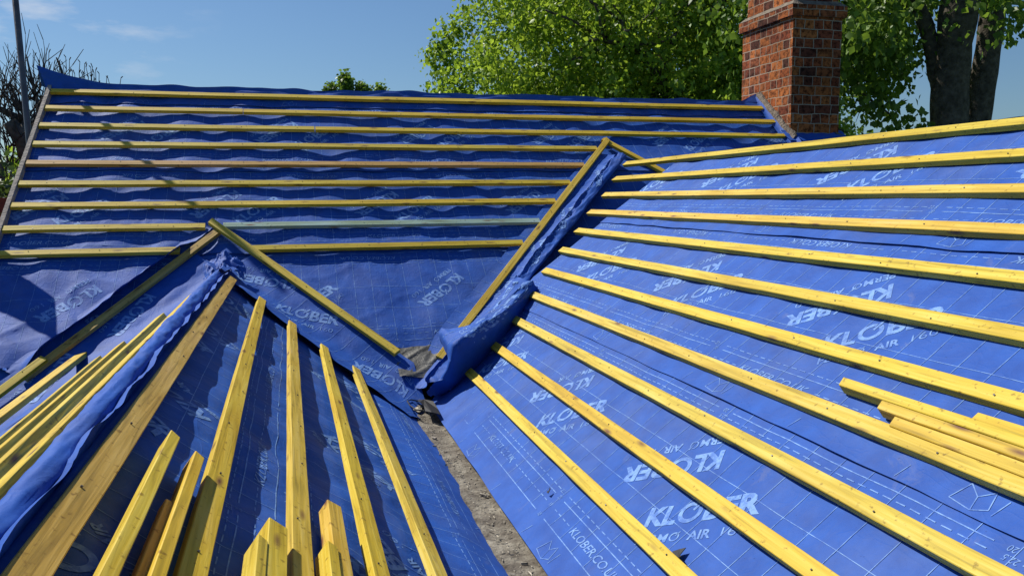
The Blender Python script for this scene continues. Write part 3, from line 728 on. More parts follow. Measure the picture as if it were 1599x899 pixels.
valley(QL0, QL1, FL, 1, 'valley_membrane', 'printed blue membrane turned up the left valley beneath its yellow batten', profL, 120, 30, printed=lgs+[(gridl, 0, 0, 0, lenL, .5)])
QF1 = Vector((-1.62, YM+(-1.236-.879)/tan(PM), -1.236))
def profF(a, b):
    return .27-b*.45, -TH-.004+.010*nz3(a*5, b*3, 31)+.006*nz3(a*14, b*6, 12)
valley(QL0, QF1, FF, 1, 'valley_membrane', 'dark shaded blue membrane turned up under the olive valley batten', profF, 90, 24, printed=[(logo(), .45, .05, .3, (QF1-QL0).length, .45), (logo(), 1.05, .10, .3, (QF1-QL0).length, .45)])
QR0 = Vector((2.72, YM+(.325-.879)/tan(PM), .325)); QR1 = Vector((.765, YM+(-1.132-.879)/tan(PM), -1.132)); lenR = (QR1-QR0).length
def profR(a, b):
    g_ = max(0, min(1, (a-.70)/.30)); g_ = g_*g_*(3-2*g_)
    R_ = .052+.055*g_ + .010*nz3(a*9, 3); w0 = .235-.10*max(0, min(1, (a-.86)/.12))
    if b < .45:
        k = b/.45; bb = w0+(-.0-w0)*k; h = -TH+.004+.006*nz3(a*8, b*4, 41)+ (R_*1.0)*k**2.2
    else:
        k = (b-.45)/.55; th_ = k*RAD(200)
        bb = -.0-(R_*.95)*(1-cos(th_))*.78; h = -TH+.004+R_*cos(th_*.5)**1.0*(1.0) if th_ < pi else -TH+.004
        h = -TH+.004+R_*max(0, cos(min(th_, pi)*.5))**.8
        h += .008*nz3(a*16, k*3, 6)+.005*nz3(a*40, k*5, 6)+folds(a*13, k*1.6+a*4, 2, .012)*sin(pi*min(1, k*1.2)) if k < .83 else 0
    h += .010*nz3(a*7+b*2, b*2, 21)*min(1, b*3) + folds(a*9+b*2, b*2.2, 8, .007)*min(1, b*4)*(b < .6)
    return bb+.01*nz3(a*11, b, 2), h
txt = [(logo(), x, y, an, lenR, .55) for x, y, an in ((.28, .22, .6), (.95, .20, .5), (1.45, .17, .6), (1.98, .16, .5), (2.42, .26, 0.3))]
gr = ([], [])
for k in range(24): seg_line((k*.12, .0), (k*.12, .34), .0026, *gr)
seg_line((0, .13), (lenR, .13), .0026, *gr); seg_line((0, .21), (lenR, .24), .0026, *gr)
valley(QR0, QR1, FR, 1, 'valley_membrane', 'long bunched roll of blue membrane filling the right valley beside the batten ends', profR, 200, 40, printed=txt+[(gr, 0, 0, 0, lenR, .55)])
# the flap that flares out of the foot of that roll, over the valley batten
fl_ctrl = {}
def at_depth(px, py, dist): 
    d = ray(px, py); return d*(dist/d.length)
FLP = [  # rows from top to tip: left edge -> crest -> right underside (pixel x, y, metres away)
    [(806, 432, 5.44), (822, 436, 5.32), (836, 444, 5.30), (842, 462, 5.42), (834, 474, 5.50)],
    [(766, 478, 5.22), (784, 474, 5.04), (800, 478, 5.00), (812, 500, 5.16), (796, 520, 5.26)],
    [(733, 507, 5.10), (750, 502, 4.86), (766, 506, 4.80), (786, 530, 4.98), (768, 556, 5.10)],
    [(704, 512, 5.04), (722, 514, 4.78), (736, 526, 4.68), (756, 560, 4.86), (734, 584, 4.98)],
    [(686, 516, 5.06), (698, 530, 4.78), (710, 548, 4.64), (726, 588, 4.80), (700, 610, 4.90)],
    [(690, 536, 5.02), (698, 550, 4.80), (702, 566, 4.66), (704, 602, 4.74), (676, 618, 4.82)],
    [(700, 556, 4.98), (702, 566, 4.86), (692, 584, 4.72), (676, 600, 4.70), (666, 612, 4.78)]]
def cat(p, t):
    n = len(p)-1; x = t*n; i = min(n-1, int(x)); u = x-i
    p0, p1, p2, p3 = p[max(0, i-1)], p[i], p[i+1], p[min(n, i+2)]
    return .5*((2*p1)+(p2-p0)*u+(2*p0-5*p1+4*p2-p3)*u*u+(3*p1-p0-3*p2+p3)*u**3)
FW = [[at_depth(*c) for c in r] for r in FLP]
def flap(a, b):
    row = [cat(r, b) for r in FW]; p = cat(row, a); return p + Vector((.02, -.6, .8))*(.018*nz3(a*6, b*5, 3)+folds(a*3.2+b*2.4, b*2.6, 4, .016)-.008)
fg = ([], [])
seg_line((.02, .12), (.62, .05), .003, *fg); seg_line((.10, .19), (.66, .10), .003, *fg)
loft('membrane_flap', flap, 60, 36, 'flared loose end of the valley roll, folding over the foot of the right valley batten', printed=[(fg, 0, 0, 0, .75, .40), (logo(), .02, .10, .2, .75, .40)])

# ------------------------------------------------------------------ gutter between the roofs
def gutter():
    bm = bmesh.new(); n, m = 260, 16; g = {}
    for i in range(n+1):
        for j in range(m+1):
            y = -1.8+i/n*6.75; x = .54+j/m*.32
            z = -1.212+.010*nz3(x*14, y*7)+.004*nz3(x*40, y*30, 2)+.002*nz3(x*90, y*70, 2)+ .02*abs(j/m-.5)
            g[i, j] = bm.verts.new((x, y, z))
    for i in range(n):
        for j in range(m): bm.faces.new((g[i, j], g[i+1, j], g[i+1, j+1], g[i, j+1]))
    bmesh.ops.recalc_face_normals(bm, faces=bm.faces)
    if bm.faces[0].normal.z < 0: bmesh.ops.reverse_faces(bm, faces=bm.faces)
    # mottled mortar with dark dirt
    m_, nt, b, new = nodes('gutter_mortar'); L = nt.links.new
    tc = new('ShaderNodeTexCoord'); n1 = new('ShaderNodeTexNoise'); n1.inputs['Scale'].default_value = 11; n1.inputs['Detail'].default_value = 9; n1.inputs['Roughness'].default_value = .7
    r = new('ShaderNodeValToRGB'); ramp(r, (.32, (.045, .036, .028)), (.46, (.13, .11, .085)), (.60, (.24, .215, .17)), (.76, (.46, .42, .35)))
    L(tc.outputs['Object'], n1.inputs[0]); L(n1.outputs[0], r.inputs[0]); L(r.outputs[0], b.inputs['Base Color']); b.inputs['Roughness'].default_value = .95
    n2 = new('ShaderNodeTexNoise'); n2.inputs['Scale'].default_value = 70; n2.inputs['Detail'].default_value = 6; L(tc.outputs['Object'], n2.inputs[0])
    bp = new('ShaderNodeBump'); bp.inputs['Strength'].default_value = 1; bp.inputs['Distance'].default_value = .01; L(n2.outputs[0], bp.inputs['Height']); L(bp.outputs[0], b.inputs['Normal'])
    o = link('valley_gutter', mesh_bm('gutter', bm, True), m_); tag(o, 'gritty mortar gutter bed running between the left and right roofs', 'gutter')
    # debris
    V, Fc = [], []
    for i in range(420):
        y = random.uniform(1.6, 4.8); x = random.gauss(.695, .03); s = random.uniform(.0012, .0032)*(2.2 if random.random() < .05 else 1); z = -1.205+random.uniform(-.002, .006)
        c = Vector((x, y, z)); b_ = len(V); R = Matrix.Rotation(random.uniform(0, 6), 3, 'Z') @ Matrix.Rotation(random.uniform(0, 3), 3, 'X')
        el = random.choice((1, 1, 2.5, 4))
        for p in ((-1,-1,-.5),(1,-1,-.5),(1,1,-.5),(-1,1,-.5),(-.7,-.8,.5),(.8,-.6,.6),(.6,.8,.4),(-.8,.7,.5)):
            V.append(tuple(c+R @ Vector((p[0]*s*el, p[1]*s*.8, p[2]*s))))
        for f in ((0,3,2,1),(4,5,6,7),(0,1,5,4),(1,2,6,5),(2,3,7,6),(3,0,4,7)): Fc.append(tuple(b_+k for k in f))
    me = D.meshes.new('debris'); me.from_pydata(V, [], Fc); o = link('mortar_debris', me, simple('rubble', (.38, .34, .27), .95, .1, 30, .6)); tag(o, 'loose grit, splinters and mortar crumbs scattered in the gutter', 'debris', kind='stuff')
    # bits of crumbled mortar at the head of the gutter
    bm = bmesh.new(); bmesh.ops.create_icosphere(bm, subdivisions=4, radius=1)
    for v in bm.verts:
        q = v.co.copy(); v.co = Vector((q.x*.075, q.y*.16, q.z*.016))*(1+.4*nz3(*(q*2.2))+.2*nz3(*(q*9))); v.co += Vector((.69, 4.72, -1.19))
    o = link('mortar_rubble', mesh_bm('rubble', bm), simple('pale_mortar', (.38, .34, .27), .95, .1, 22, .5, 1, 60)); tag(o, 'broken heap of pale mortar at the head of the gutter under the blue flap', 'rubble')
gutter()
def eaves_strip(a, b):
    return FM.P(-1.95+a*1.0, -2.88-.55*b, -.062-.03*b+.02*nz3(a*4, b*3, 4)+folds(a*3, b*2, 6, .012))
loft('roofing_membrane', eaves_strip, 50, 20, 'dusty pale membrane piece under the lower left edge of the far roof')
# old grey felt under the foot of the far roof
def grey(a, b):
    x = .60+a*.36; s_, v_ = x, -2.93-.27*b; p = FM.P(s_, v_, -.036-.012*b+.022*nz3(a*2, b*1.5, 2)+folds(a*1.6+b, b*.9, 5, .012)); return p + Vector((0, -.03*b, .035*b))
loft('old_felt', grey, 40, 24, 'crumpled old grey felt showing below the blue sheet at the foot of the far roof', cat='felt', mat=M_LEAD)
# black box filling the gap beneath
bm = bmesh.new(); box(bm, .50, 1.2, 4.93, 4.98, -1.30, -1.02); o = link('gap_box', mesh_bm('gap_box', bm), M_BLACK); tag(o, 'black box in the gap beneath the old grey felt', 'board')
# black strap loop lying on the gutter
def strap():
    z = -1.168
    def at(x, y, up_=0.): d = ray(x, y); return d*(z/d.z)+Vector((0, 0, up_))
    c = [(649, 628), (662, 628), (677, 633), (684, 642), (688, 652), (674, 650), (664, 645), (662, 638), (656, 634)]
    bm = bmesh.new(); vv = [bm.verts.new(at(x, y, .010+.006*(i % 3))) for i, (x, y) in enumerate(c)]; f = bm.faces.new(vv)
    r = bmesh.ops.extrude_face_region(bm, geom=[f])
    for e in r['geom']:
        if isinstance(e, bmesh.types.BMVert): e.co.z += .003
    bmesh.ops.recalc_face_normals(bm, faces=bm.faces)
    o = link('black_strap', mesh_bm('strap', bm), M_BLACK); tag(o, 'torn black strip with a thin loop lying across the gutter head', 'strap')
    loop = [(660, 646), (650, 645), (640, 638), (636, 631), (642, 629), (652, 631)]
    link('loop', tube_mesh([[(at(x, y, .02), .004) for x, y in loop]], 6), M_BLACK, o)
strap()
# torn black scraps
def scrap(frame, px, py, h, sz, label, rot=.6):
    s, v = frame.un(px, py, -TH+h); bm = bmesh.new(); pr = [(0, 0), (1, .15), (1.2, .5), (.7, .42), (.35, .9), (.15, .5)]
    vv = [bm.verts.new(frame.P(s+(x*cos(rot)-y*sin(rot))*sz, v+(x*sin(rot)+y*cos(rot))*sz, -TH+h+.012*(x-.3)**2*(sz/.04)+.006)) for x, y in pr]
    f = bm.faces.new(vv); r = bmesh.ops.extrude_face_region(bm, geom=[f])
    for e in r['geom']:
        if isinstance(e, bmesh.types.BMVert): e.co += frame.N*.002
    bmesh.ops.recalc_face_normals(bm, faces=bm.faces)
    o = link('rubber_scrap', mesh_bm('scrap', bm), M_BLACK); tag(o, label, 'scrap')
scrap(FR, 1052, 864, .004, .045, 'curled black scrap on the membrane between the two lowest right roof battens', -.3)
scrap(FR, 858, 772, .004, .020, 'tiny black scrap on the printed lines near the gutter', 2)

# ------------------------------------------------------------------ scaffold pole left of the far roof, and an unseen board added for its shadow
def pole():
    top = ray(20, -40); base = ray(47, 235); k = 8.17
    pb = base*(k/math.hypot(base.x, base.y)); pt = top*(k/math.hypot(top.x, top.y)); d = (pt-pb)/(pt.z-pb.z)
    a = pb+d*(GZ-pb.z); c = pb+d*(3.2-pb.z)
    r = link('scaffold_pole', None); r.location = a; tag(r, 'upright steel scaffold pole standing beyond the left verge of the far roof', 'scaffold pole')
    link('tube', tube_mesh([[(Vector((0, 0, 0)), .025), (c-a, .025)]], 14), M_STEEL, r)
    bm = bmesh.new(); q = (pb-a)+d*(-.35); box(bm, -.05, .05, -.05, .05, -.04, .04)
    bmesh.ops.bevel(bm, geom=bm.edges[:], offset=.012, segments=2)
    for v in bm.verts: v.co += q
    link('coupler', mesh_bm('coupler', bm), M_STEEL, r)
    # the board below is unseen, added so its end shades the foot of the roof
pole()
def board():
    tip = FM.P(-1.40, -2.44, 0) + sdir*1.15
    e = Vector((-1, .25, .0)).normalized(); bm = bmesh.new(); box(bm, 0, 1.6, -.085, .085, -.019, .019); bmesh.ops.bevel(bm, geom=bm.edges[:], offset=.004, segments=1)
    r = bm; o = link('shadow_board', mesh_bm('board', r), M_GREYTIM); o.location = tip; o.rotation_euler = (.5, .15, math.atan2(.55, -1)); tag(o, 'unseen board added beyond the left verge to cast a shadow on the far roof', 'board')
board()

# ------------------------------------------------------------------ vegetation
def leaf_mat(name, c0, c1, tr=.45):
    m = D.materials.new(name); m.use_nodes = True; nt = m.node_tree; nt.nodes.clear(); L = nt.links.new
    new = nt.nodes.new
    out = new('ShaderNodeOutputMaterial'); geo = new('ShaderNodeNewGeometry'); r = new('ShaderNodeValToRGB'); ramp(r, (0, c0), (1, c1)); L(geo.outputs['Random Per Island'], r.inputs[0])
    p = new('ShaderNodeBsdfPrincipled'); p.inputs['Roughness'].default_value = .45; p.inputs['Specular IOR Level'].default_value = .4; L(r.outputs[0], p.inputs['Base Color'])
    t = new('ShaderNodeBsdfTranslucent'); hs = new('ShaderNodeHueSaturation'); hs.inputs['Value'].default_value = 1.5; hs.inputs['Hue'].default_value = .485; L(r.outputs[0], hs.inputs['Color']); L(hs.outputs[0], t.inputs[0])
    mxs = new('ShaderNodeMixShader'); mxs.inputs[0].default_value = tr; L(p.outputs[0], mxs.inputs[1]); L(t.outputs[0], mxs.inputs[2]); L(mxs.outputs[0], out.inputs[0]); return m
M_LEAF = leaf_mat('spring_leaf', (.09, .18, .010), (.30, .44, .04), .5)
M_LEAFM = leaf_mat('shaded_leaf', (.05, .11, .010), (.17, .29, .03), .42)  # right tree's backlit dimness put into the leaf colour; distant trees share it
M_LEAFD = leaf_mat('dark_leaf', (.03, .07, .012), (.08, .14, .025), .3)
M_BARK = simple('bark', (.10, .088, .07), .95, .1, 14, .5, 1., 26)
M_TWIG = simple('twig', (.06, .05, .04), .9, .1, 20, .3)
def leaves(name, pts, size, mat, parent, spread=.12, per=5, droop=.35):
    """pts: (n,3) clump centres; per leaves round each; one mesh"""
    P = np.repeat(np.asarray(pts), per, 0); n = len(P); P = P + rng.normal(0, spread, (n, 3))
    d = rng.normal(0, 1, (n, 3)); d[:, 2] -= droop*2; d /= np.linalg.norm(d, axis=1)[:, None]
    q = rng.normal(0, 1, (n, 3)); w = np.cross(d, q); w /= np.linalg.norm(w, axis=1)[:, None]; nn = np.cross(d, w)
    s = size*rng.uniform(.45, 1.35, n)[:, None]
    a = P; b = P+d*s*.45+w*s*.42+nn*s*.10; c = P+d*s*1.05; e = P+d*s*.45-w*s*.42+nn*s*.10
    V = np.stack([a, b, c, e], 1).reshape(-1, 3); me = D.meshes.new(name)
    me.vertices.add(4*n); me.vertices.foreach_set('co', V.ravel()); me.loops.add(6*n); me.polygons.add(2*n)
    k = np.arange(n)*4; idx = np.stack([k, k+1, k+2, k, k+2, k+3], 1).ravel()
    me.loops.foreach_set('vertex_index', idx); me.polygons.foreach_set('loop_start', np.arange(2*n)*3); me.polygons.foreach_set('loop_total', np.full(2*n, 3)); me.update(); me.validate()
    return link(name, me, mat, parent)
def branch(paths, tips, p, d, L, r, depth, bend=.25, up_=.05, split=(2, 3), taper=.62):
    n = 5; path = [(p.copy(), r)]; q = p.copy(); dd = d.normalized()
    for i in range(n):
        dd = (dd + Vector((random.gauss(0, bend), random.gauss(0, bend), random.gauss(0, bend)+up_))*.5).normalized(); q = q+dd*L/n
        path.append((q.copy(), r*(1-(1-taper)*(i+1)/n)))
        if depth > 0 and i in (2, 3) and random.random() < .7:
            sd = (dd+Vector((random.gauss(0, .8), random.gauss(0, .8), random.gauss(0, .6)))).normalized(); branch(paths, tips, q, sd, L*.6, r*.45, depth-1, bend, up_, split, taper)
    paths.append(path)
    if depth <= 1:
        for pp, rr in path[2:]: tips.append(pp)
    if depth > 0:
        for k in range(random.randint(*split)):
            sd = (dd+Vector((random.gauss(0, .55), random.gauss(0, .55), random.gauss(0, .45)))).normalized(); branch(paths, tips, q, sd, L*.72, r*taper*.8, depth-1, bend, up_, split, taper)
def crown_points(n, centre, rad, seed, lump=.32, shell=.55):
    out = []; c = Vector(centre)
    while len(out) < n:
        d = Vector((random.gauss(0, 1), random.gauss(0, 1), random.gauss(0, 1))).normalized(); t = (shell+(1-shell)*random.random()) if random.random() < .8 else random.random()
        k = 1+lump*nz3(d.x*2.1+seed, d.y*2.1, d.z*2.1)+.22*nz3(d.x*6+seed, d.y*6, d.z*6)
        p = Vector((d.x*rad[0], d.y*rad[1], d.z*rad[2]))*t*k
        if nz3(p.x*1.15+seed, p.y*1.15, p.z*1.15)+.5*nz3(p.x*2.9, p.y*2.9, p.z*2.9+seed) < -.09: continue       # gaps
        out.append(tuple(c+p))
    return out
def azp(az, dist, el=0.): a = RAD(az); return Vector((sin(a)*dist, cos(a)*dist, tan(RAD(el))*dist))
# large leafy tree in the middle
def big_tree():
    b = azp(25.5, 20); b.z = GZ; t = link('leafy_tree', None); t.location = b; tag(t, 'large bright green leafy tree behind the ridge, left of the chimney', 'tree')
    paths, tips = [], []
    paths.append([(Vector((0, 0, 0)), .42), (Vector((.05, 0, 1.5)), .34), (Vector((.1, .1, 3.2)), .30), (Vector((0, .1, 5)), .26), (Vector((-.2, 0, 8)), .16)])
    random.seed(11)
    for k in range(11):
        a = k*2.4; z = 2.2+k*.52; branch(paths, tips, Vector((0, 0, z)), Vector((cos(a), sin(a), .35)), 3.0-k*.1, .13, 2)
    link('trunk', tube_mesh(paths, 6), M_BARK, t)
    pts = crown_points(5600, (-1.2, 0, 6.3), (4.35, 3.6, 4.7), 3.1, .22, .45) + crown_points(2000, (1.7, 0, 6.2), (2.6, 2.6, 3.4), 8.4, .3, .3) + [tuple(p) for p in tips if p.z > 3]
    # ragged sprays at the left outline
    sp = []
    for (el, az) in ((9.4, 9.4), (8.6, 10.0), (7.2, 9.8), (11.2, 10.6), (6.8, 10.6), (10.2, 10.0)):
        e = azp(az, 19.6, el)-b; s_ = azp(az+1.6, 19.8, el+.5)-b
        for k in range(14): sp.append(tuple(s_.lerp(e, k/13+random.uniform(-.03, .03))))
    leaves('crown', pts+sp, .102, M_LEAF, t, .13, 17)
big_tree()
# right hand tree: two stems and a forked limb
def right_tree():
    D_ = 12.5; t = link('twin_stemmed_tree', None); b = azp(43.2, D_); b.z = GZ; t.location = b; tag(t, 'dark twin stemmed tree rising behind the right roof, its canopy beside the chimney', 'tree')
    def Q(px, py, dd=0.): d = ray(px, py); d = d*((D_+dd)/math.hypot(d.x, d.y)); return d-b
    def stem(cs, name='trunk'):
        path = [(Q(x, y, dd), r) for x, y, r, dd in cs]; return path
    s1 = [(Q(1484, 190)+Vector((0, 0, -5)), .34), (Q(1483, 260), .27), (Q(1482, 190), .235), (Q(1484, 130), .225), (Q(1490, 70), .22), (Q(1499, 0), .235), (Q(1508, -90), .22), (Q(1505, -260), .16)]
    s2 = [(Q(1512, 330, .5)+Vector((0, 0, -3)), .24), (Q(1520, 230, .5), .18), (Q(1527, 185, .5), .165), (Q(1540, 100, .5), .16), (Q(1549, 30, .5), .155), (Q(1556, -60, .5), .14), (Q(1580, -240, .5), .10)]
    s3 = [(Q(1478, 150), .16), (Q(1464, 118), .115), (Q(1456, 80), .10), (Q(1446, 40), .095), (Q(1430, 5), .10), (Q(1405, -50), .08), (Q(1360, -130), .05)]
    def jit(path):
        out = []
        for i in range(len(path)-1):
            (p, r), (q, r2) = path[i], path[i+1]
            for k in range(6):
                u = k/6; out.append((p.lerp(q, u)+Vector((nz3(p.z+u, 2)*.02, 0, 0)), (r+(r2-r)*u)*(1+.06*nz3((p.lerp(q, u)).z*3, 5))))
        out.append(path[-1]); return out
    for s_, nm in ((s1, 'trunk'), (s2, 'trunk'), (s3, 'limb')): link(nm, tube_mesh([jit(s_)], 14), M_BARK, t)
    random.seed(5)
    lo = [(Q(1255, 60, -.4), .04), (Q(1290, 108, -.4), .032), (Q(1315, 125, -.4), .026), (Q(1342, 140, -.4), .022), (Q(1362, 158, -.4), .017), (Q(1392, 180, -.4), .010)]
    tw = [(Q(1340, 140, -.4), .009), (Q(1344, 170, -.4), .006), (Q(1336, 192, -.4), .003)]; tw2 = [(Q(1344, 170, -.4), .005), (Q(1325, 190, -.4), .003)]; tw3 = [(Q(1344, 172, -.4), .005), (Q(1362, 186, -.4), .003)]
    big = [(Q(1440, 20), .09), (Q(1380, -20), .07), (Q(1310, -10, -.3), .05), (Q(1255, 60, -.4), .04)]
    link('limb', tube_mesh([lo, tw, tw2, tw3, big], 6), M_BARK, t)
    # canopy: clumps placed in the volume each side of the stems
    pts = []
    def cl(px, py, dd, rx, n, sz=.55):
        c = Q(px, py, dd)
        for _ in range(n):
            v = Vector((random.gauss(0, 1), random.gauss(0, 1), random.gauss(0, 1)))*.5; p = c+Vector((v.x*rx, v.y*rx*1.6, v.z*rx*.8))
            w_ = p+b; qx = CX+F_PX*w_.dot(rt)/w_.dot(fw); qy = CY-F_PX*w_.dot(up)/w_.dot(fw)
            if 1458 < qx < 1560 and 8 < qy and random.random() < .85: continue      # the stems stand clear of the canopy
            if 1418 < qx < 1480 and 10 < qy < 170 and random.random() < .72: continue
            if nz3(*(p*1.6))+.5*nz3(*(p*4)) > -.06: pts.append(tuple(p))
    for px, py, rx, n in ((1330, 20, .75, 330), (1385, 30, .7, 300), (1340, 75, .55, 230), (1400, 85, .45, 170), (1300, 90, .35, 90), (1430, 60, .3, 50), (1330, -60, 1.2, 420), (1420, -110, 1.0, 260), (1250, -60, 1.2, 300), (1500, -190, 1.2, 300), (1620, -150, 1.2, 240),
                          (1428, 118, .22, 22), (1365, 112, .3, 50), (1455, 20, .22, 20), (1520, 40, .25, 26), (1560, 0, .35, 60), (1590, -20, .3, 40), (1585, 42, .14, 10), (1518, 100, .10, 8), (1510, 115, .08, 5), (1250, 20, .9, 200)):
        for dd in (-.9, .2, 1.2): cl(px, py, dd, rx, n//3)
    sp = []
    for i in range(90):
        k = random.random(); p = lo[1][0].lerp(lo[-1][0], k)+Vector((random.gauss(0, .10), random.gauss(0, .15), random.gauss(-.05, .09))); sp.append(tuple(p))
    for px, py in ((1383, 150), (1392, 168), (1405, 182), (1418, 190), (1435, 186), (1305, 160), (1300, 168), (1370, 135), (1360, 128), (1398, 190)): sp += [tuple(Q(px, py, -.4)+Vector((random.gauss(0, .05), random.gauss(0, .1), random.gauss(0, .05)))) for _ in range(5)]
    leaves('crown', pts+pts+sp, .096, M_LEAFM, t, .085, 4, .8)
right_tree()
# small distant trees showing over the ridge
def far_tree(az, el, dist, rx, rz, label, n=330):
    b = azp(az, dist); b.z = GZ; t = link('distant_tree', None); t.location = b; tag(t, label, 'tree', 'distant tree tops over the ridge')
    ztop = tan(RAD(el))*dist-GZ
    link('trunk', tube_mesh([[(Vector((0, 0, 0)), .3), (Vector((0, 0, ztop*.5)), .22), (Vector((.1, 0, ztop-.3)), .06)]], 8), M_BARK, t)
    pts = []
    for _ in range(n):
        z = ztop-abs(random.gauss(0, rz)); w = rx*(1-math.exp(-(ztop-z)/rz*1.6)); a = random.uniform(0, 6.28); r = w*math.sqrt(random.random())
        if nz3(a*1.3+az, z*2.4) > -.02: pts.append((cos(a)*r, sin(a)*r, z))
    for _ in range(520):       # the wider skirt of the crown, below the ridge line
        k = random.random(); a = random.uniform(0, 6.28); r = (rx+1.7*k**.6)*math.sqrt(random.random()); pts.append((cos(a)*r, sin(a)*r, ztop-2.2*rz-.2-k*5.5))
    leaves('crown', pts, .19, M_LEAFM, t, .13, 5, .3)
far_tree(4.0, 8.15, 42, .50, .65, 'dark pointed distant tree top, tallest of the four over the ridge')
far_tree(5.1, 7.35, 42, .42, .45, 'round distant tree top right of the tallest one over the ridge')
far_tree(6.3, 7.35, 43, .28, .4, 'small distant tree top, rightmost over the ridge', 170)
far_tree(3.0, 7.35, 42, .32, .35, 'tiny distant tree top, leftmost over the ridge', 170)
# pollarded bare tree at the left
def bare_tree():
    D_ = 10.5; b = azp(-17.5, D_); b.z = GZ; t = link('bare_tree', None); t.location = b; tag(t, 'pollarded bare tree with thin upright shoots behind the left verge', 'tree')
    def Q(px, py, dd=0.): d = ray(px, py); d = d*((D_+dd)/math.hypot(d.x, d.y)); return d-b
    random.seed(21)
    thick = [[(Q(96, 420)+Vector((0, 0, -2)), .13), (Q(72, 330), .10), (Q(60, 290), .095), (Q(46, 250), .085), (Q(34, 218), .08), (Q(22, 200), .085), (Q(14, 190), .07)],
             [(Q(44, 245), .10), (Q(36, 205), .09), (Q(40, 196), .07)],
             [(Q(75, 330, .3), .09), (Q(68, 250, .3), .06), (Q(52, 200, .3), .05), (Q(30, 185, .3), .04), (Q(0, 170, .3), .03)],
             [(Q(60, 205, .4), .035), (Q(45, 190, .4), .03), (Q(30, 165, .4), .022), (Q(15, 130, .4), .012)],
             [(Q(80, 215, .4), .04), (Q(66, 190, .4), .03), (Q(56, 150, .4), .02), (Q(44, 100, .4), .010), (Q(42, 88, .4), .006)],
             [(Q(75, 170, .6), .025), (Q(60, 158, .6), .02), (Q(30, 145, .6), .014), (Q(16, 130, .6), .006)],
             [(Q(120, 330, .8), .07), (Q(110, 220, .8), .05), (Q(104, 150, .8), .03), (Q(96, 110, .8), .016), (Q(88, 90, .8), .008)],
             [(Q(130, 330, 1), .07), (Q(140, 220, 1), .05), (Q(150, 150, 1), .03)],
             [(Q(10, 420), .05), (Q(6, 330), .035), (Q(2, 260), .025), (Q(-10, 210), .02)]]
    tw = []
    heads = [(22, 200, .0), (40, 196, 0), (44, 240, 0), (30, 165, .4), (56, 150, .4), (0, 170, .3), (66, 190, .4), (20, 260, .2), (10, 230, 0), (60, 205, .4), (35, 215, 0), (70, 160, .6), (0, 300, .3), (15, 340, .3)]
    for px, py, dd in heads:
        for k in range(10):
            p = Q(px+random.uniform(-12, 12), py+random.uniform(-8, 14), dd); L = random.uniform(.25, .85); d = Vector((random.gauss(0, .55), random.gauss(0, .4), random.uniform(.3, 1.2))).normalized(); path = [(p.copy(), .0095)]
            for j in range(5):
                d = (d+Vector((random.gauss(0, .14), random.gauss(0, .14), .10))).normalized(); p = p+d*L/5; path.append((p.copy(), .0095-.0014*(j+1)))
                if random.random() < .35: e = p+(d+Vector((random.gauss(0, .6), random.gauss(0, .5), .2))).normalized()*L*.3; tw.append([(p.copy(), .005), (e, .0028)])
            tw.append(path)
    for x in (52, 62, 80, 84, 92, 95, 104, 108, 113, 124, 131, 134, 138, 142, 146, 149, 154, 166, 187, 78, 88, 118, 100, 144, 128, 171):
        y1 = {True: random.uniform(96, 118), False: random.uniform(80, 105)}[x > 110]
        if x > 160: y1 = 122
        p0, p1 = Q(x+random.uniform(-4, 4), 200, 1), Q(x, y1, 1); path = [(p0.lerp(p1, k/6)+Vector((random.gauss(0, .010), 0, 0)), .011-.0012*k) for k in range(7)]
        tw.append(path)
        for k in (3, 4, 5, 6):
            p = path[k][0]; e = p+Vector((random.choice((-1, 1))*random.uniform(.01, .022), 0, random.uniform(.02, .05))); tw.append([(p, .006), (e, .006)])
    link('trunk', tube_mesh(thick, 9), M_BARK, t); link('shoots', tube_mesh(tw, 4), M_TWIG, t)
bare_tree()
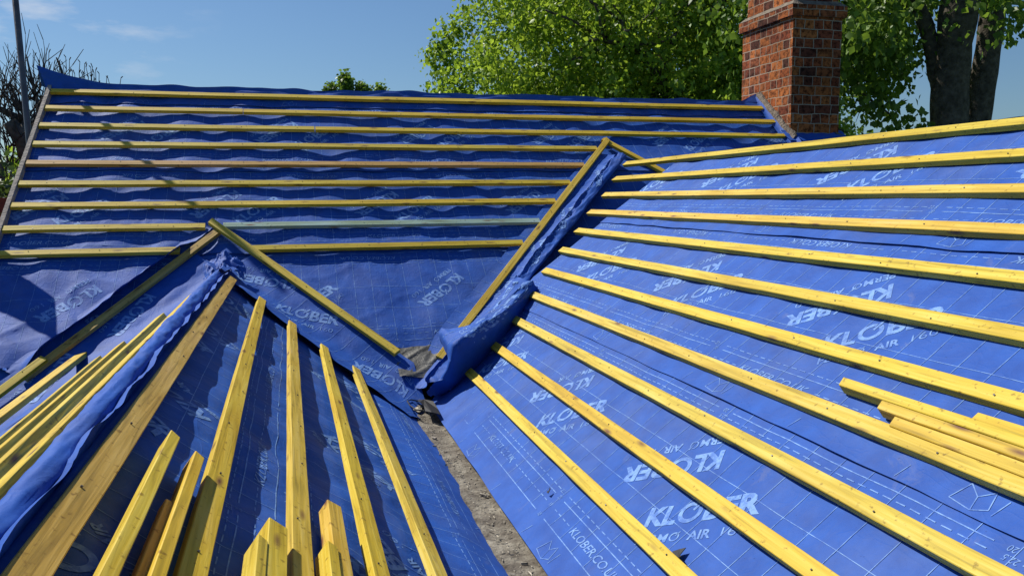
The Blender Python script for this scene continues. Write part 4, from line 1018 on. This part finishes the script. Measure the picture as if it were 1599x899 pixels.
def bush(px, py, dist, rx, rz, n, label, mat=M_LEAFD):
    d = ray(px, py); d = d*(dist/math.hypot(d.x, d.y)); t = link('garden_shrub', None); t.location = (d.x, d.y, GZ); tag(t, label, 'shrub', 'shrubs below the left verge')
    zt = d.z-GZ; random.seed(px)
    paths = []
    for k in range(9):
        a = random.uniform(0, 6.28); paths.append([(Vector((0, 0, 0)), .05), (Vector((cos(a)*rx*.4, sin(a)*rx*.4, zt*.5)), .035), (Vector((cos(a)*rx*.8, sin(a)*rx*.8, zt*.92)), .012)])
    link('stem', tube_mesh(paths, 5), M_BARK, t)
    pts = []
    while len(pts) < n:
        v = Vector((random.gauss(0, .42), random.gauss(0, .42), 0)); z = zt*(1-random.random()**1.5*.9)*(1-.25*v.length); p = Vector((v.x*rx, v.y*rx, z+.15*nz3(v.x*3, v.y*3, 1)))
        if nz3(*(p*1.4)) > -.1: pts.append(tuple(p))
    leaves('crown', pts, .07, mat, t, .06, 6, .1)
bush(-8, 238, 9.6, 1.5, 2, 2600, 'dense dark ivy clad shrub at the left edge below the bare tree')
bush(46, 226, 11.5, 1.2, 2, 1900, 'green shrub mass behind the left verge of the far roof', M_LEAF)
bush(-120, 255, 11, 1.6, 2, 1500, 'green shrub outside the left edge, behind the ivy')
# red brick coping poking out of the shrubs
def outbuilding():
    d = ray(2, 318); d = d*(8.6/math.hypot(d.x, d.y)); r = link('brick_outbuilding', None); r.location = (d.x, d.y, GZ); tag(r, 'dull red corner of an outbuilding at the left edge among the shrubs', 'outbuilding')
    zt = d.z-GZ; bm = bmesh.new(); box(bm, -1.5, .02, 0, 1.5, 0, zt-.06); me = mesh_bm('wall', bm); box_uv(me); link('wall', me, M_BRICK, r)
    bm = bmesh.new(); box(bm, -1.55, .06, -.06, 1.56, zt-.055, zt+.07)
    for v in bm.verts: v.co.z += -.02 if v.co.x > 0 else .0
    link('roof', mesh_bm('roof', bm), simple('dull_red_tile', (.22, .05, .04), .8), r)
outbuilding()
# hedge line closing the garden far behind, so the horizon is not bare from other sides
def hedge(az, dist, w, h, label):
    b = azp(az, dist); b.z = GZ; t = link('boundary_hedge', None); t.location = b; t.rotation_euler.z = -RAD(az); tag(t, label, 'hedge', 'boundary hedges')
    pts = []
    random.seed(int(az*10+99))
    while len(pts) < 1800:
        p = Vector((random.uniform(-w, w), random.gauss(0, .5), random.uniform(0, 1)**.6*h*(1+.18*nz3(len(pts)*.01, az))))
        pts.append(tuple(p))
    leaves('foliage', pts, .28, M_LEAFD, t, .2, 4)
    link('stem', tube_mesh([[(Vector((x, 0, 0)), .08), (Vector((x, 0, h*.8)), .04)] for x in np.linspace(-w, w, 7)], 5), M_BARK, t)
hedge(-28, 26, 9, 3.4, 'long clipped hedge far behind the bare tree')
hedge(15, 34, 12, 3.4, 'long hedge hidden behind the far ridge')
